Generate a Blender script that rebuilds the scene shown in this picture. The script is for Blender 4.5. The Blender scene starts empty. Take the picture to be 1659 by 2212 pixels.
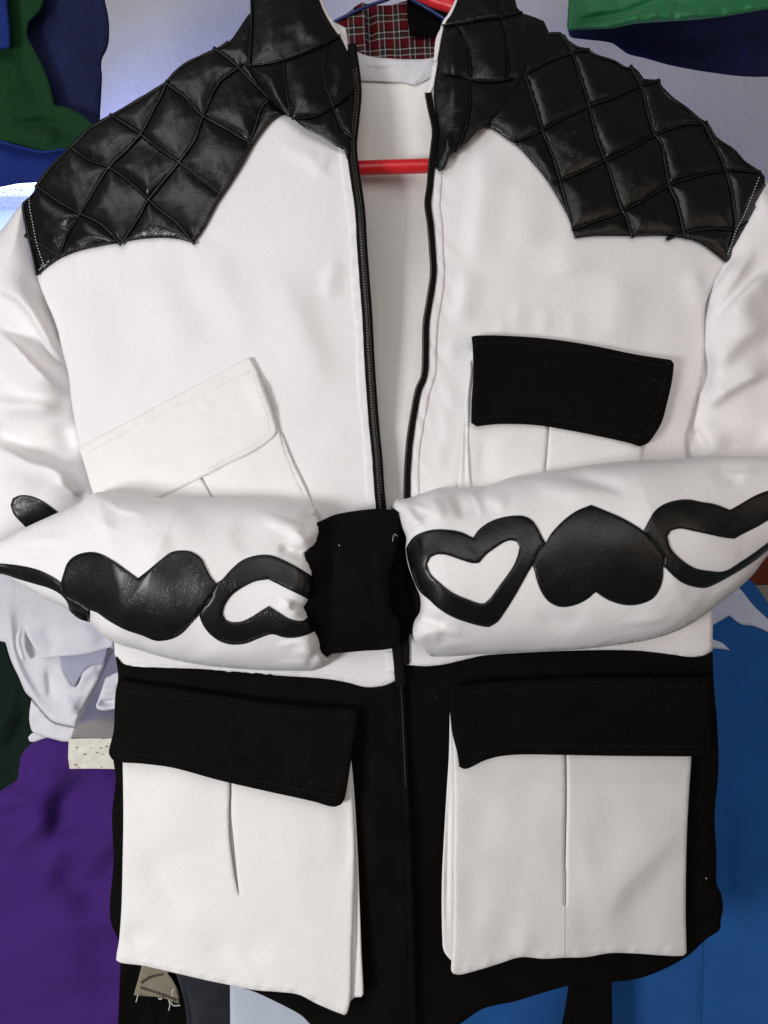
import bpy, math, random
import numpy as np
from mathutils import Vector, Matrix
from mathutils.geometry import delaunay_2d_cdt

random.seed(7)
RNG = np.random.default_rng(7)
sc = bpy.context.scene
COL = sc.collection

# ------------------------------------------------------------------ camera
DIST = 0.75                      # camera to the jacket front, metres
S = 0.72 / 1659.0                # metres per traced unit on the plane y = 0
CU, CV = 829.5, 1106.0
cam_d = bpy.data.cameras.new('Camera')
cam = bpy.data.objects.new('Camera', cam_d)
COL.objects.link(cam)
cam.location = (0, -DIST, 0)
cam.rotation_euler = (math.radians(90), 0, 0)
cam_d.sensor_fit = 'VERTICAL'
cam_d.angle_y = 2 * math.atan(CV * S / DIST)
cam_d.clip_start = 0.01
cam_d.clip_end = 50
sc.camera = cam

# ------------------------------------------------------------------ light
world = bpy.data.worlds.new('World')
sc.world = world
world.use_nodes = True
bg = world.node_tree.nodes['Background']
bg.inputs['Color'].default_value = (0.93, 0.95, 1.0, 1)
bg.inputs['Strength'].default_value = 0.09


def area(name, loc, target, size, power, color, size_y=None):
    d = bpy.data.lights.new(name, 'AREA')
    d.energy = power
    d.color = color
    d.size = size
    if size_y:
        d.shape = 'RECTANGLE'
        d.size_y = size_y
    o = bpy.data.objects.new(name, d)
    COL.objects.link(o)
    o.location = loc
    o.rotation_euler = (Vector(target) - Vector(loc)).to_track_quat('-Z', 'Y').to_euler()
    return o


area('doorway_light', (-1.10, -1.25, -0.38), (0, 0, 0.02), 0.40, 18.3, (1.0, 0.982, 0.982), 0.40)
area('shopfront_light', (0.15, -2.2, 0.75), (0, 0, 0.1), 1.3, 13.0, (1.0, 0.975, 0.962), 1.3)
area('room_light', (-0.95, -1.15, 1.25), (0, 0, 0.0), 1.0, 7.5, (1.0, 0.98, 0.98))
area('bounce_light', (1.15, -1.20, 0.10), (0.2, 0, -0.1), 0.9, 2.8, (1.0, 0.76, 0.58))
wl = area('window_light', (-0.85, 0.36, 0.42), (-0.25, 0.66, 0.36), 0.3, 6.0, (0.16, 0.26, 1.0))
wl.data.spread = math.radians(100)

sc.view_settings.view_transform = 'Standard'
sc.view_settings.look = 'None'
sc.view_settings.exposure = 0.0
sc.view_settings.gamma = 1.0
sc.cycles.use_denoising = True
sc.cycles.max_bounces = 6


# ------------------------------------------------------------------ materials
def new_mat(name, rough=0.8, spec=0.5):
    m = bpy.data.materials.new(name)
    m.use_nodes = True
    nt = m.node_tree
    b = nt.nodes['Principled BSDF']
    b.inputs['Roughness'].default_value = rough
    b.inputs['Specular IOR Level'].default_value = spec
    return m, nt, b


def nd(nt, t, **kw):
    n = nt.nodes.new(t)
    for k, v in kw.items():
        if hasattr(n, k):
            setattr(n, k, v)
        else:
            n.inputs[k].default_value = v
    return n


def ramp(nt, stops, interp='LINEAR'):
    n = nt.nodes.new('ShaderNodeValToRGB')
    cr = n.color_ramp
    cr.interpolation = interp
    while len(cr.elements) > 1:
        cr.elements.remove(cr.elements[-1])
    cr.elements[0].position = stops[0][0]
    cr.elements[0].color = (*stops[0][1], 1)
    for p, c in stops[1:]:
        e = cr.elements.new(p)
        e.color = (*c, 1)
    return n


def cloth(name, col, var=0.06, rough=0.85, spec=0.2, sheen=0.15, weave=0.25, crumple=0.35, wscale=1500, lint=False, csc=28, crease=0.10):
    """woven cloth: slightly mottled dye, fine thread relief, soft crumple"""
    m, nt, b = new_mat(name, rough, spec)
    L = nt.links
    tc = nd(nt, 'ShaderNodeTexCoord')
    n1 = nd(nt, 'ShaderNodeTexNoise', Scale=35.0, Detail=5.0, Roughness=0.6)
    L.new(tc.outputs['Object'], n1.inputs['Vector'])
    lo = tuple(max(0, c * (1 - var)) for c in col)
    hi = tuple(min(1, c * (1 + var)) for c in col)
    r = ramp(nt, [(0.3, lo), (0.7, hi)])
    L.new(n1.outputs['Fac'], r.inputs['Fac'])
    # twill: diagonal threads
    mp = nd(nt, 'ShaderNodeMapping')
    mp.inputs['Rotation'].default_value = (0, math.radians(38), 0)
    L.new(tc.outputs['Object'], mp.inputs['Vector'])
    w = nd(nt, 'ShaderNodeTexWave', Scale=wscale / 6.28, Distortion=1.2, Detail=2.0)
    w.bands_direction = 'X'
    L.new(mp.outputs['Vector'], w.inputs['Vector'])
    n2 = nd(nt, 'ShaderNodeTexNoise', Scale=900.0, Detail=3.0)
    L.new(tc.outputs['Object'], n2.inputs['Vector'])
    mx = nd(nt, 'ShaderNodeMath', operation='ADD')
    L.new(w.outputs['Fac'], mx.inputs[0])
    L.new(n2.outputs['Fac'], mx.inputs[1])
    bp = nd(nt, 'ShaderNodeBump', Strength=weave, Distance=0.0006)
    L.new(mx.outputs[0], bp.inputs['Height'])
    n3 = nd(nt, 'ShaderNodeTexNoise', Scale=float(csc), Detail=4.0, Roughness=0.45, Distortion=0.6)
    mp3 = nd(nt, 'ShaderNodeMapping')
    mp3.inputs['Scale'].default_value = (1.3, 1.0, 0.6)
    mp3.inputs['Rotation'].default_value = (0, 0.3, 0)
    L.new(tc.outputs['Object'], mp3.inputs['Vector'])
    L.new(mp3.outputs['Vector'], n3.inputs['Vector'])
    bp2 = nd(nt, 'ShaderNodeBump', Strength=crumple, Distance=0.006)
    L.new(n3.outputs['Fac'], bp2.inputs['Height'])
    L.new(bp.outputs['Normal'], bp2.inputs['Normal'])
    n4 = nt.nodes.new('ShaderNodeTexNoise')
    n4.noise_type = 'RIDGED_MULTIFRACTAL'
    n4.inputs['Scale'].default_value = 16.0
    n4.inputs['Detail'].default_value = 4.0
    n4.inputs['Distortion'].default_value = 0.8
    mp4 = nd(nt, 'ShaderNodeMapping')
    mp4.inputs['Scale'].default_value = (1.0, 1.0, 0.5)
    mp4.inputs['Rotation'].default_value = (0, -0.5, 0)
    L.new(tc.outputs['Object'], mp4.inputs['Vector'])
    L.new(mp4.outputs['Vector'], n4.inputs['Vector'])
    bp3 = nd(nt, 'ShaderNodeBump', Strength=crease, Distance=0.004)
    L.new(n4.outputs['Fac'], bp3.inputs['Height'])
    L.new(bp2.outputs['Normal'], bp3.inputs['Normal'])
    L.new(bp3.outputs['Normal'], b.inputs['Normal'])
    gr = ramp(nt, [(0.35, (0.93, 0.93, 0.93)), (0.65, (1.0, 1.0, 1.0))])
    L.new(n2.outputs['Fac'], gr.inputs['Fac'])
    mg = nd(nt, 'ShaderNodeMix', data_type='RGBA', blend_type='MULTIPLY')
    mg.inputs[0].default_value = 1.0
    L.new(r.outputs['Color'], mg.inputs[6])
    L.new(gr.outputs['Color'], mg.inputs[7])
    colout = mg.outputs[2]
    if lint:
        v = nd(nt, 'ShaderNodeTexNoise', Scale=420.0, Detail=2.0)
        L.new(tc.outputs['Object'], v.inputs['Vector'])
        rr = ramp(nt, [(0.735, (0, 0, 0)), (0.80, (0.09, 0.08, 0.07))])
        L.new(v.outputs['Fac'], rr.inputs['Fac'])
        ad = nd(nt, 'ShaderNodeMix', data_type='RGBA', blend_type='ADD')
        ad.inputs[0].default_value = 1.0
        L.new(colout, ad.inputs[6])
        L.new(rr.outputs['Color'], ad.inputs[7])
        colout = ad.outputs[2]
    L.new(colout, b.inputs['Base Color'])
    b.inputs['Sheen Weight'].default_value = sheen
    b.inputs['Sheen Roughness'].default_value = 0.5
    return m


def leather(name, rough=0.29, crease=0.32, tint=(0.0024, 0.0023, 0.0021)):
    m, nt, b = new_mat(name, rough, 0.42)
    L = nt.links
    tc = nd(nt, 'ShaderNodeTexCoord')
    n0 = nd(nt, 'ShaderNodeTexNoise', Scale=60.0, Detail=3.0)
    L.new(tc.outputs['Object'], n0.inputs['Vector'])
    r = ramp(nt, [(0.3, tint), (0.75, tuple(c * 1.7 for c in tint))])
    L.new(n0.outputs['Fac'], r.inputs['Fac'])
    L.new(r.outputs['Color'], b.inputs['Base Color'])
    r2 = ramp(nt, [(0.25, (rough - 0.02,) * 3), (0.8, (rough + 0.03,) * 3)])
    L.new(n0.outputs['Fac'], r2.inputs['Fac'])
    L.new(r2.outputs['Color'], b.inputs['Roughness'])
    # pressed creases
    nw = nd(nt, 'ShaderNodeTexNoise', Scale=90.0, Detail=3.0, Roughness=0.6)
    L.new(tc.outputs['Object'], nw.inputs['Vector'])
    mixv = nd(nt, 'ShaderNodeMix', data_type='RGBA')
    mixv.inputs[0].default_value = 0.035
    L.new(tc.outputs['Object'], mixv.inputs[6])
    L.new(nw.outputs['Color'], mixv.inputs[7])
    mp = nd(nt, 'ShaderNodeMapping')
    mp.inputs['Scale'].default_value = (1.0, 1.0, 2.1)
    mp.inputs['Rotation'].default_value = (0, 0.35, 0)
    L.new(mixv.outputs[2], mp.inputs['Vector'])
    vo = nd(nt, 'ShaderNodeTexVoronoi', feature='DISTANCE_TO_EDGE', Scale=105.0)
    L.new(mp.outputs['Vector'], vo.inputs['Vector'])
    rv = ramp(nt, [(0.0, (0, 0, 0)), (0.11, (1, 1, 1))])
    L.new(vo.outputs['Distance'], rv.inputs['Fac'])
    ng = nd(nt, 'ShaderNodeTexNoise', Scale=1100.0, Detail=2.0)
    L.new(tc.outputs['Object'], ng.inputs['Vector'])
    nl = nd(nt, 'ShaderNodeTexNoise', Scale=48.0, Detail=5.0, Distortion=1.0)
    L.new(tc.outputs['Object'], nl.inputs['Vector'])
    msk = ramp(nt, [(0.40, (0.05, 0.05, 0.05)), (0.70, (1, 1, 1))])
    L.new(nl.outputs['Fac'], msk.inputs['Fac'])
    st = nd(nt, 'ShaderNodeMath', operation='MULTIPLY')
    L.new(msk.outputs['Color'], st.inputs[0])
    st.inputs[1].default_value = crease
    b1 = nd(nt, 'ShaderNodeBump', Distance=0.0008)
    L.new(st.outputs[0], b1.inputs['Strength'])
    L.new(rv.outputs['Color'], b1.inputs['Height'])
    b2 = nd(nt, 'ShaderNodeBump', Strength=0.10, Distance=0.0006)
    L.new(ng.outputs['Fac'], b2.inputs['Height'])
    L.new(b1.outputs['Normal'], b2.inputs['Normal'])
    b3 = nd(nt, 'ShaderNodeBump', Strength=0.10, Distance=0.004)
    L.new(nl.outputs['Fac'], b3.inputs['Height'])
    L.new(b2.outputs['Normal'], b3.inputs['Normal'])
    L.new(b3.outputs['Normal'], b.inputs['Normal'])
    return m


M = {}
M['white'] = cloth('white_twill', (0.83, 0.81, 0.815), var=0.015, sheen=0.05, spec=0.12, crumple=0.14, crease=0.42)
M['sleeve'] = cloth('white_twill_sleeve', (0.83, 0.81, 0.81), var=0.015, weave=0.1, sheen=0.05, spec=0.12, crumple=0.18, csc=24, crease=0.60)
M['pocket'] = cloth('white_poplin', (0.83, 0.815, 0.80), var=0.015, sheen=0.05, spec=0.12, crumple=0.14, csc=18, crease=0.38)
M['lining'] = cloth('lining', (0.86, 0.845, 0.815), var=0.02, sheen=0.0, spec=0.1, crumple=0.4, csc=14)
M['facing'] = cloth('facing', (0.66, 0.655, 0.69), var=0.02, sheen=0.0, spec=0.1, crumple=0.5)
M['black'] = cloth('black_cloth', (0.0045, 0.0037, 0.0032), var=0.25, rough=0.95, spec=0.08, sheen=0.0, weave=0.5, crumple=0.35, lint=True)
M['leather'] = leather('black_leather')
M['leather_patch'] = leather('black_leather_patch', rough=0.34, crease=0.25, tint=(0.0020, 0.0024, 0.0024))
M['zip_tape'] = cloth('zip_tape', (0.006, 0.0048, 0.0045), var=0.2, weave=0.6, sheen=0.0, spec=0.1)
M['thread_black'] = cloth('thread_black', (0.012, 0.010, 0.010), var=0.1, rough=0.6, spec=0.4)
M['thread_white'] = cloth('thread_white', (0.72, 0.72, 0.71), var=0.05)
M['thread_grey'] = cloth('thread_grey', (0.42, 0.42, 0.41), var=0.05)
M['thread_off'] = cloth('thread_offwhite', (0.56, 0.545, 0.54), var=0.05)
M['navy'] = cloth('navy_cloth', (0.008, 0.011, 0.050), var=0.12, sheen=0.02)
M['green_dark'] = cloth('green_cloth', (0.004, 0.036, 0.010), var=0.12, sheen=0.02)
M['royal'] = cloth('royal_cloth', (0.007, 0.022, 0.155), var=0.10, sheen=0.02)
M['green_satin'] = cloth('green_satin', (0.006, 0.150, 0.045), var=0.10, rough=0.45, spec=0.45, crumple=0.5)
M['purple'] = cloth('purple_cloth', (0.056, 0.015, 0.17), var=0.08, sheen=0.05, crumple=0.3, csc=12)
M['bottle'] = cloth('bottle_green_cloth', (0.003, 0.012, 0.007), var=0.2, sheen=0.02)
M['blue'] = cloth('blue_cloth', (0.016, 0.10, 0.33), var=0.06, sheen=0.03, crumple=0.3, csc=10)
M['white_cool'] = cloth('white_knit', (0.70, 0.70, 0.745), var=0.03, sheen=0.0, crumple=0.5)
M['lavender'] = cloth('lavender_shade', (0.38, 0.385, 0.50), var=0.03, crumple=0.2)  # bluish shade under the white garment's flap, put into the colour
M['paleblue'] = cloth('pale_blue_cloth', (0.60, 0.66, 0.78), var=0.02, crumple=0.2)
M['denim'] = cloth('dark_denim', (0.016, 0.020, 0.030), var=0.35, weave=0.8)
M['beige'] = cloth('beige_cloth', (0.27, 0.235, 0.17), var=0.1, weave=0.5)
M['rust'] = cloth('rust_cloth', (0.15, 0.030, 0.012), var=0.2)
M['taupe'] = cloth('taupe_cloth', (0.25, 0.22, 0.17), var=0.1)

m, nt, b = new_mat('red_plastic', 0.22, 0.5)
b.inputs['Base Color'].default_value = (0.62, 0.010, 0.014, 1)
n = nd(nt, 'ShaderNodeTexNoise', Scale=60.0)
r_ = ramp(nt, [(0.3, (0.30,) * 3), (0.7, (0.42,) * 3)])
nt.links.new(n.outputs['Fac'], r_.inputs['Fac'])
nt.links.new(r_.outputs['Color'], b.inputs['Roughness'])
M['red'] = m
m, nt, b = new_mat('blue_plastic', 0.3, 0.5)
n = nd(nt, 'ShaderNodeTexNoise', Scale=90.0)
r_ = ramp(nt, [(0.3, (0.010, 0.025, 0.12)), (0.7, (0.014, 0.035, 0.16))])
nt.links.new(n.outputs['Fac'], r_.inputs['Fac'])
nt.links.new(r_.outputs['Color'], b.inputs['Base Color'])
M['blue_plastic'] = m

m, nt, b = new_mat('zip_teeth', 0.25, 0.8)
n = nd(nt, 'ShaderNodeTexNoise', Scale=300.0)
r_ = ramp(nt, [(0.3, (0.018, 0.015, 0.013)), (0.7, (0.05, 0.045, 0.04))])
nt.links.new(n.outputs['Fac'], r_.inputs['Fac'])
nt.links.new(r_.outputs['Color'], b.inputs['Base Color'])
M['teeth'] = m

# painted plaster wall
m, nt, b = new_mat('painted_plaster', 0.9, 0.2)
tc = nd(nt, 'ShaderNodeTexCoord')
n1 = nd(nt, 'ShaderNodeTexNoise', Scale=5.0, Detail=6.0, Roughness=0.65)
nt.links.new(tc.outputs['Object'], n1.inputs['Vector'])
r_ = ramp(nt, [(0.3, (0.46, 0.455, 0.45)), (0.7, (0.54, 0.535, 0.53))])
nt.links.new(n1.outputs['Fac'], r_.inputs['Fac'])
nt.links.new(r_.outputs['Color'], b.inputs['Base Color'])
n2 = nd(nt, 'ShaderNodeTexNoise', Scale=90.0, Detail=6.0, Roughness=0.6)
nt.links.new(tc.outputs['Object'], n2.inputs['Vector'])
bp = nd(nt, 'ShaderNodeBump', Strength=0.45, Distance=0.004)
nt.links.new(n2.outputs['Fac'], bp.inputs['Height'])
nt.links.new(bp.outputs['Normal'], b.inputs['Normal'])
M['plaster'] = m


def chip(name, c0, c1, spk):
    m, nt, b = new_mat(name, 0.8, 0.2)
    tc = nd(nt, 'ShaderNodeTexCoord')
    n1 = nd(nt, 'ShaderNodeTexNoise', Scale=140.0, Detail=5.0, Roughness=0.7)
    nt.links.new(tc.outputs['Object'], n1.inputs['Vector'])
    r = ramp(nt, [(0.3, c0), (0.65, c1)])
    nt.links.new(n1.outputs['Fac'], r.inputs['Fac'])
    v = nd(nt, 'ShaderNodeTexVoronoi', Scale=170.0, Randomness=1.0)
    mp = nd(nt, 'ShaderNodeMapping')
    mp.inputs['Scale'].default_value = (0.6, 1, 1.4)
    nt.links.new(tc.outputs['Object'], mp.inputs['Vector'])
    nt.links.new(mp.outputs['Vector'], v.inputs['Vector'])
    rr = ramp(nt, [(spk, (0.13, 0.09, 0.05)), (spk + 0.08, (1, 1, 1))])
    nt.links.new(v.outputs['Distance'], rr.inputs['Fac'])
    mx = nd(nt, 'ShaderNodeMix', data_type='RGBA', blend_type='MULTIPLY')
    mx.inputs[0].default_value = 1.0
    nt.links.new(r.outputs['Color'], mx.inputs[6])
    nt.links.new(rr.outputs['Color'], mx.inputs[7])
    nt.links.new(mx.outputs[2], b.inputs['Base Color'])
    bp = nd(nt, 'ShaderNodeBump', Strength=0.5, Distance=0.001)
    nt.links.new(n1.outputs['Fac'], bp.inputs['Height'])
    nt.links.new(bp.outputs['Normal'], b.inputs['Normal'])
    return m


M['board'] = chip('chipboard_face', (0.56, 0.50, 0.43), (0.66, 0.60, 0.52), 0.02)
M['board_edge'] = chip('chipboard_edge', (0.60, 0.575, 0.49), (0.74, 0.715, 0.63), 0.14)

# plaid
m, nt, b = new_mat('red_plaid', 0.9, 0.1)
L = nt.links
tc = nd(nt, 'ShaderNodeTexCoord')
mp = nd(nt, 'ShaderNodeMapping')
mp.inputs['Rotation'].default_value = (0, math.radians(3), 0)
L.new(tc.outputs['Object'], mp.inputs['Vector'])
sp = nd(nt, 'ShaderNodeSeparateXYZ')
L.new(mp.outputs['Vector'], sp.inputs[0])


def stripes(sock, per, off):
    a = nd(nt, 'ShaderNodeMath', operation='MULTIPLY_ADD')
    a.inputs[1].default_value = 1.0 / per
    a.inputs[2].default_value = off
    L.new(sock, a.inputs[0])
    f = nd(nt, 'ShaderNodeMath', operation='FRACT')
    L.new(a.outputs[0], f.inputs[0])
    base = ramp(nt, [(0.0, (0.13, 0.008, 0.014)), (0.40, (0.13, 0.008, 0.014)), (0.44, (0.012, 0.007, 0.008)),
                     (0.60, (0.035, 0.035, 0.028)), (0.74, (0.035, 0.035, 0.028)), (0.80, (0.012, 0.007, 0.008)), (0.98, (0.012, 0.007, 0.008))])
    L.new(f.outputs[0], base.inputs['Fac'])
    wh = ramp(nt, [(0.0, (0, 0, 0)), (0.445, (1, 1, 1)), (0.52, (0, 0, 0)), (0.79, (0, 0, 0)), (0.80, (1, 1, 1)), (0.875, (0, 0, 0))], 'CONSTANT')
    L.new(f.outputs[0], wh.inputs['Fac'])
    return base.outputs['Color'], wh.outputs['Color']


bx_, wx_ = stripes(sp.outputs['X'], 0.0178, 0.15)
bz_, wz_ = stripes(sp.outputs['Z'], 0.0205, 0.10)
mx = nd(nt, 'ShaderNodeMix', data_type='RGBA')
mx.inputs[0].default_value = 0.5
L.new(bx_, mx.inputs[6])
L.new(bz_, mx.inputs[7])
ad = nd(nt, 'ShaderNodeMath', operation='ADD')
L.new(wx_, ad.inputs[0])
L.new(wz_, ad.inputs[1])
ml = nd(nt, 'ShaderNodeMath', operation='MULTIPLY')
ml.use_clamp = True
ml.inputs[1].default_value = 0.40
L.new(ad.outputs[0], ml.inputs[0])
mx2 = nd(nt, 'ShaderNodeMix', data_type='RGBA')
L.new(ml.outputs[0], mx2.inputs[0])
L.new(mx.outputs[2], mx2.inputs[6])
mx2.inputs[7].default_value = (0.62, 0.58, 0.54, 1)
L.new(mx2.outputs[2], b.inputs['Base Color'])
nz = nd(nt, 'ShaderNodeTexNoise', Scale=1200.0)
L.new(tc.outputs['Object'], nz.inputs['Vector'])
bp = nd(nt, 'ShaderNodeBump', Strength=0.4, Distance=0.0006)
L.new(nz.outputs['Fac'], bp.inputs['Height'])
L.new(bp.outputs['Normal'], b.inputs['Normal'])
M['plaid'] = m

m, nt, b = new_mat('daylight_pane', 0.3, 0.5)
b.inputs['Base Color'].default_value = (0.9, 0.93, 1, 1)
b.inputs['Emission Color'].default_value = (0.95, 0.97, 1, 1)
b.inputs['Emission Strength'].default_value = 1.6
n = nd(nt, 'ShaderNodeTexNoise', Scale=6.0)
r_ = ramp(nt, [(0.3, (0.93, 0.95, 1)), (0.7, (1, 1, 1))])
nt.links.new(n.outputs['Fac'], r_.inputs['Fac'])
nt.links.new(r_.outputs['Color'], b.inputs['Emission Color'])
M['pane'] = m


# ------------------------------------------------------------------ geometry helpers
def tr(pts, crop):
    ox, oy, k = CROP[crop]
    return [(ox + k * x, oy + k * y) for x, y in pts]


CROP = {'P': (0, 0, 1), 'A': (0, 0, .5), 'B': (829.5, 0, .5), 'C': (0, 542.2, .5), 'D': (829.5, 542.2, .5),
        'E': (0, 1016.5, .5), 'F': (829.5, 948.8, .5), 'G': (0, 1558.7, .5), 'H': (829.5, 1558.7, .5),
        'N': (643.8, 0, .2451), 'K': (609.9, 1016.5, .2452), 'W': (0, 1287.6, .1838), 'T': (1186, 0, .2851),
        'U': (0, 440.5, .337), 'X': (1457, 1050.4, .2451), 'Z': (0, 0, .2145), 'Y': (244, 1999.2, .3268)}


def world_pts(U, V, Y):
    k = (DIST + Y) / DIST * S
    return np.stack([(U - CU) * k, Y, (CV - V) * k], axis=-1)


def wp(u, v, y):
    return Vector(world_pts(np.float64(u), np.float64(v), np.float64(y)))


def spline(pts, closed=True, spacing=6.0, corner=38):
    """Catmull-Rom resample that keeps sharp corners"""
    P = [np.array(p, float) for p in pts]
    n = len(P)
    cs = []
    for i in range(n):
        if not closed and i in (0, n - 1):
            cs.append(True)
            continue
        a = P[i] - P[i - 1]
        c = P[(i + 1) % n] - P[i]
        la, lc = np.linalg.norm(a), np.linalg.norm(c)
        if la < 1e-6 or lc < 1e-6:
            cs.append(True)
            continue
        ang = math.degrees(math.acos(max(-1, min(1, float(a @ c) / (la * lc)))))
        cs.append(ang > corner)
    out = []
    for i in range(n if closed else n - 1):
        p1, p2 = P[i], P[(i + 1) % n]
        p0 = 2 * p1 - p2 if cs[i] else P[i - 1]
        p3 = 2 * p2 - p1 if cs[(i + 1) % n] else P[(i + 2) % n]
        ln = np.linalg.norm(p2 - p1)
        m = max(1, int(math.ceil(ln / spacing)))
        # limit overshoot on uneven spacing
        t1 = (p2 - p0) / (np.linalg.norm(p2 - p0) + 1e-9) * ln
        t2 = (p3 - p1) / (np.linalg.norm(p3 - p1) + 1e-9) * ln
        for j in range(m):
            t = j / m
            h00 = 2 * t**3 - 3 * t**2 + 1
            h10 = t**3 - 2 * t**2 + t
            h01 = -2 * t**3 + 3 * t**2
            h11 = t**3 - t**2
            out.append(h00 * p1 + h10 * t1 + h01 * p2 + h11 * t2)
    if not closed:
        out.append(P[-1])
    return np.array(out)


def inside(U, V, polys):
    c = np.zeros(U.shape, bool)
    for p in polys:
        x, y = p[:, 0], p[:, 1]
        x2, y2 = np.roll(x, -1), np.roll(y, -1)
        for i in range(len(x)):
            if y[i] == y2[i]:
                continue
            hit = ((y[i] > V) != (y2[i] > V)) & (U < (x2[i] - x[i]) * (V - y[i]) / (y2[i] - y[i]) + x[i])
            c ^= hit
    return c


def seg_dist(U, V, pts, closed=False, info=False):
    """distance to a polyline; with info also signed distance and arc position 0..1"""
    P = np.asarray(pts, float)
    Q = np.roll(P, -1, 0) if closed else P[1:]
    A = P if closed else P[:-1]
    best = np.full(U.shape, 1e18)
    sg = np.zeros(U.shape)
    tt = np.zeros(U.shape)
    ln = np.linalg.norm(Q - A, axis=1)
    cum = np.concatenate([[0], np.cumsum(ln)])
    for i in range(len(A)):
        d = Q[i] - A[i]
        l2 = d @ d
        if l2 < 1e-12:
            continue
        t = np.clip(((U - A[i, 0]) * d[0] + (V - A[i, 1]) * d[1]) / l2, 0, 1)
        dx, dy = U - A[i, 0] - t * d[0], V - A[i, 1] - t * d[1]
        dd = dx * dx + dy * dy
        m = dd < best
        best = np.where(m, dd, best)
        if info:
            sg = np.where(m, np.sign(d[0] * dy - d[1] * dx), sg)
            tt = np.where(m, (cum[i] + t * ln[i]) / cum[-1], tt)
    best = np.sqrt(best)
    return (best, sg, tt) if info else best


def folds(U, V, lst):
    U, V = np.atleast_1d(U), np.atleast_1d(V)
    """sum of fold ridges: (points, width on one side, width on the other, height towards the viewer in mm)"""
    h = np.zeros(U.shape)
    for pts, w1, w2, amp in lst:
        P = spline(pts, False, 14)
        r = 2.6 * max(w1, w2)
        m = (U > P[:, 0].min() - r) & (U < P[:, 0].max() + r) & (V > P[:, 1].min() - r) & (V < P[:, 1].max() + r)
        if not np.any(m):
            continue
        d, s, t = seg_dist(U[m], V[m], P, info=True)
        w = np.where(s > 0, w1, w2)
        taper = np.clip(np.minimum(t, 1 - t) * 2.9, 0, 1)
        taper = 0.04 + 0.96 * taper * taper * (3 - 2 * taper)
        h[m] += -amp * 0.001 * np.exp(-(d / w) ** 2) * taper
    return h


def pucker(U, V, line, wl, w, amp, seed=0, skew=0.6):
    """small gathers across a stitched seam"""
    U, V = np.atleast_1d(U), np.atleast_1d(V)
    P = spline(line, False, 10)
    h = np.zeros(U.shape)
    m = (U > P[:, 0].min() - 3 * w) & (U < P[:, 0].max() + 3 * w) & (V > P[:, 1].min() - 3 * w) & (V < P[:, 1].max() + 3 * w)
    if not np.any(m):
        return h
    U, V = U[m], V[m]
    ln = np.linalg.norm(np.diff(P, axis=0), axis=1).sum()
    d, sg, t = seg_dist(U, V, P, info=True)
    q = t * ln + d * sg * skew
    r = np.random.default_rng(seed)
    a, b2, c = r.uniform(0, 6.28, 3)
    wv = np.sin(q * 6.283 / wl + a) + .7 * np.sin(q * 6.283 / (wl * 1.73) + b2) + .5 * np.sin(q * 6.283 / (wl * .61) + c)
    h[m] = wv * np.exp(-(d / w) ** 2) * amp * .0005
    return h


def ripple(U, V, amp, wl, seed, stretch=(1, 1), n=7):
    r = np.random.default_rng(seed)
    h = np.zeros(U.shape)
    for i in range(n):
        a = r.uniform(0, 2 * math.pi)
        k = 2 * math.pi / (wl * r.uniform(.6, 1.8))
        h += np.sin((U * math.cos(a) * stretch[0] + V * math.sin(a) * stretch[1]) * k + r.uniform(0, 6.28)) / n
    return h * amp * 0.001


def mesh_obj(name, verts, faces, mat, parent=None, smooth=True):
    me = bpy.data.meshes.new(name)
    me.from_pydata([tuple(map(float, v)) for v in verts], [], faces)
    me.update()
    if smooth:
        me.polygons.foreach_set('use_smooth', [True] * len(me.polygons))
    me.materials.append(mat)
    o = bpy.data.objects.new(name, me)
    COL.objects.link(o)
    if parent is not None:
        attach(o, parent)
    return o


ROOTLOC = {}


def attach(o, parent):
    o.parent = parent
    r = parent
    off = Vector((0, 0, 0))
    while r is not None:
        off += ROOTLOC.get(r.name, Vector((0, 0, 0)))
        r = r.parent
    if parent.parent is None and parent.name in ROOTLOC:
        o.matrix_parent_inverse = Matrix.Translation(-ROOTLOC[parent.name])


def thing(name, label, cat, loc, group=None):
    o = bpy.data.objects.new(name, None)
    COL.objects.link(o)
    o.location = loc
    o.empty_display_size = 0.02
    ROOTLOC[o.name] = Vector(loc)
    tag(o, label, cat, group)
    return o


def tag(o, label=None, cat=None, group=None, kind=None):
    if label:
        o['label'] = label
    if cat:
        o['category'] = cat
    if group:
        o['group'] = group
    if kind:
        o['kind'] = kind
    return o


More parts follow.
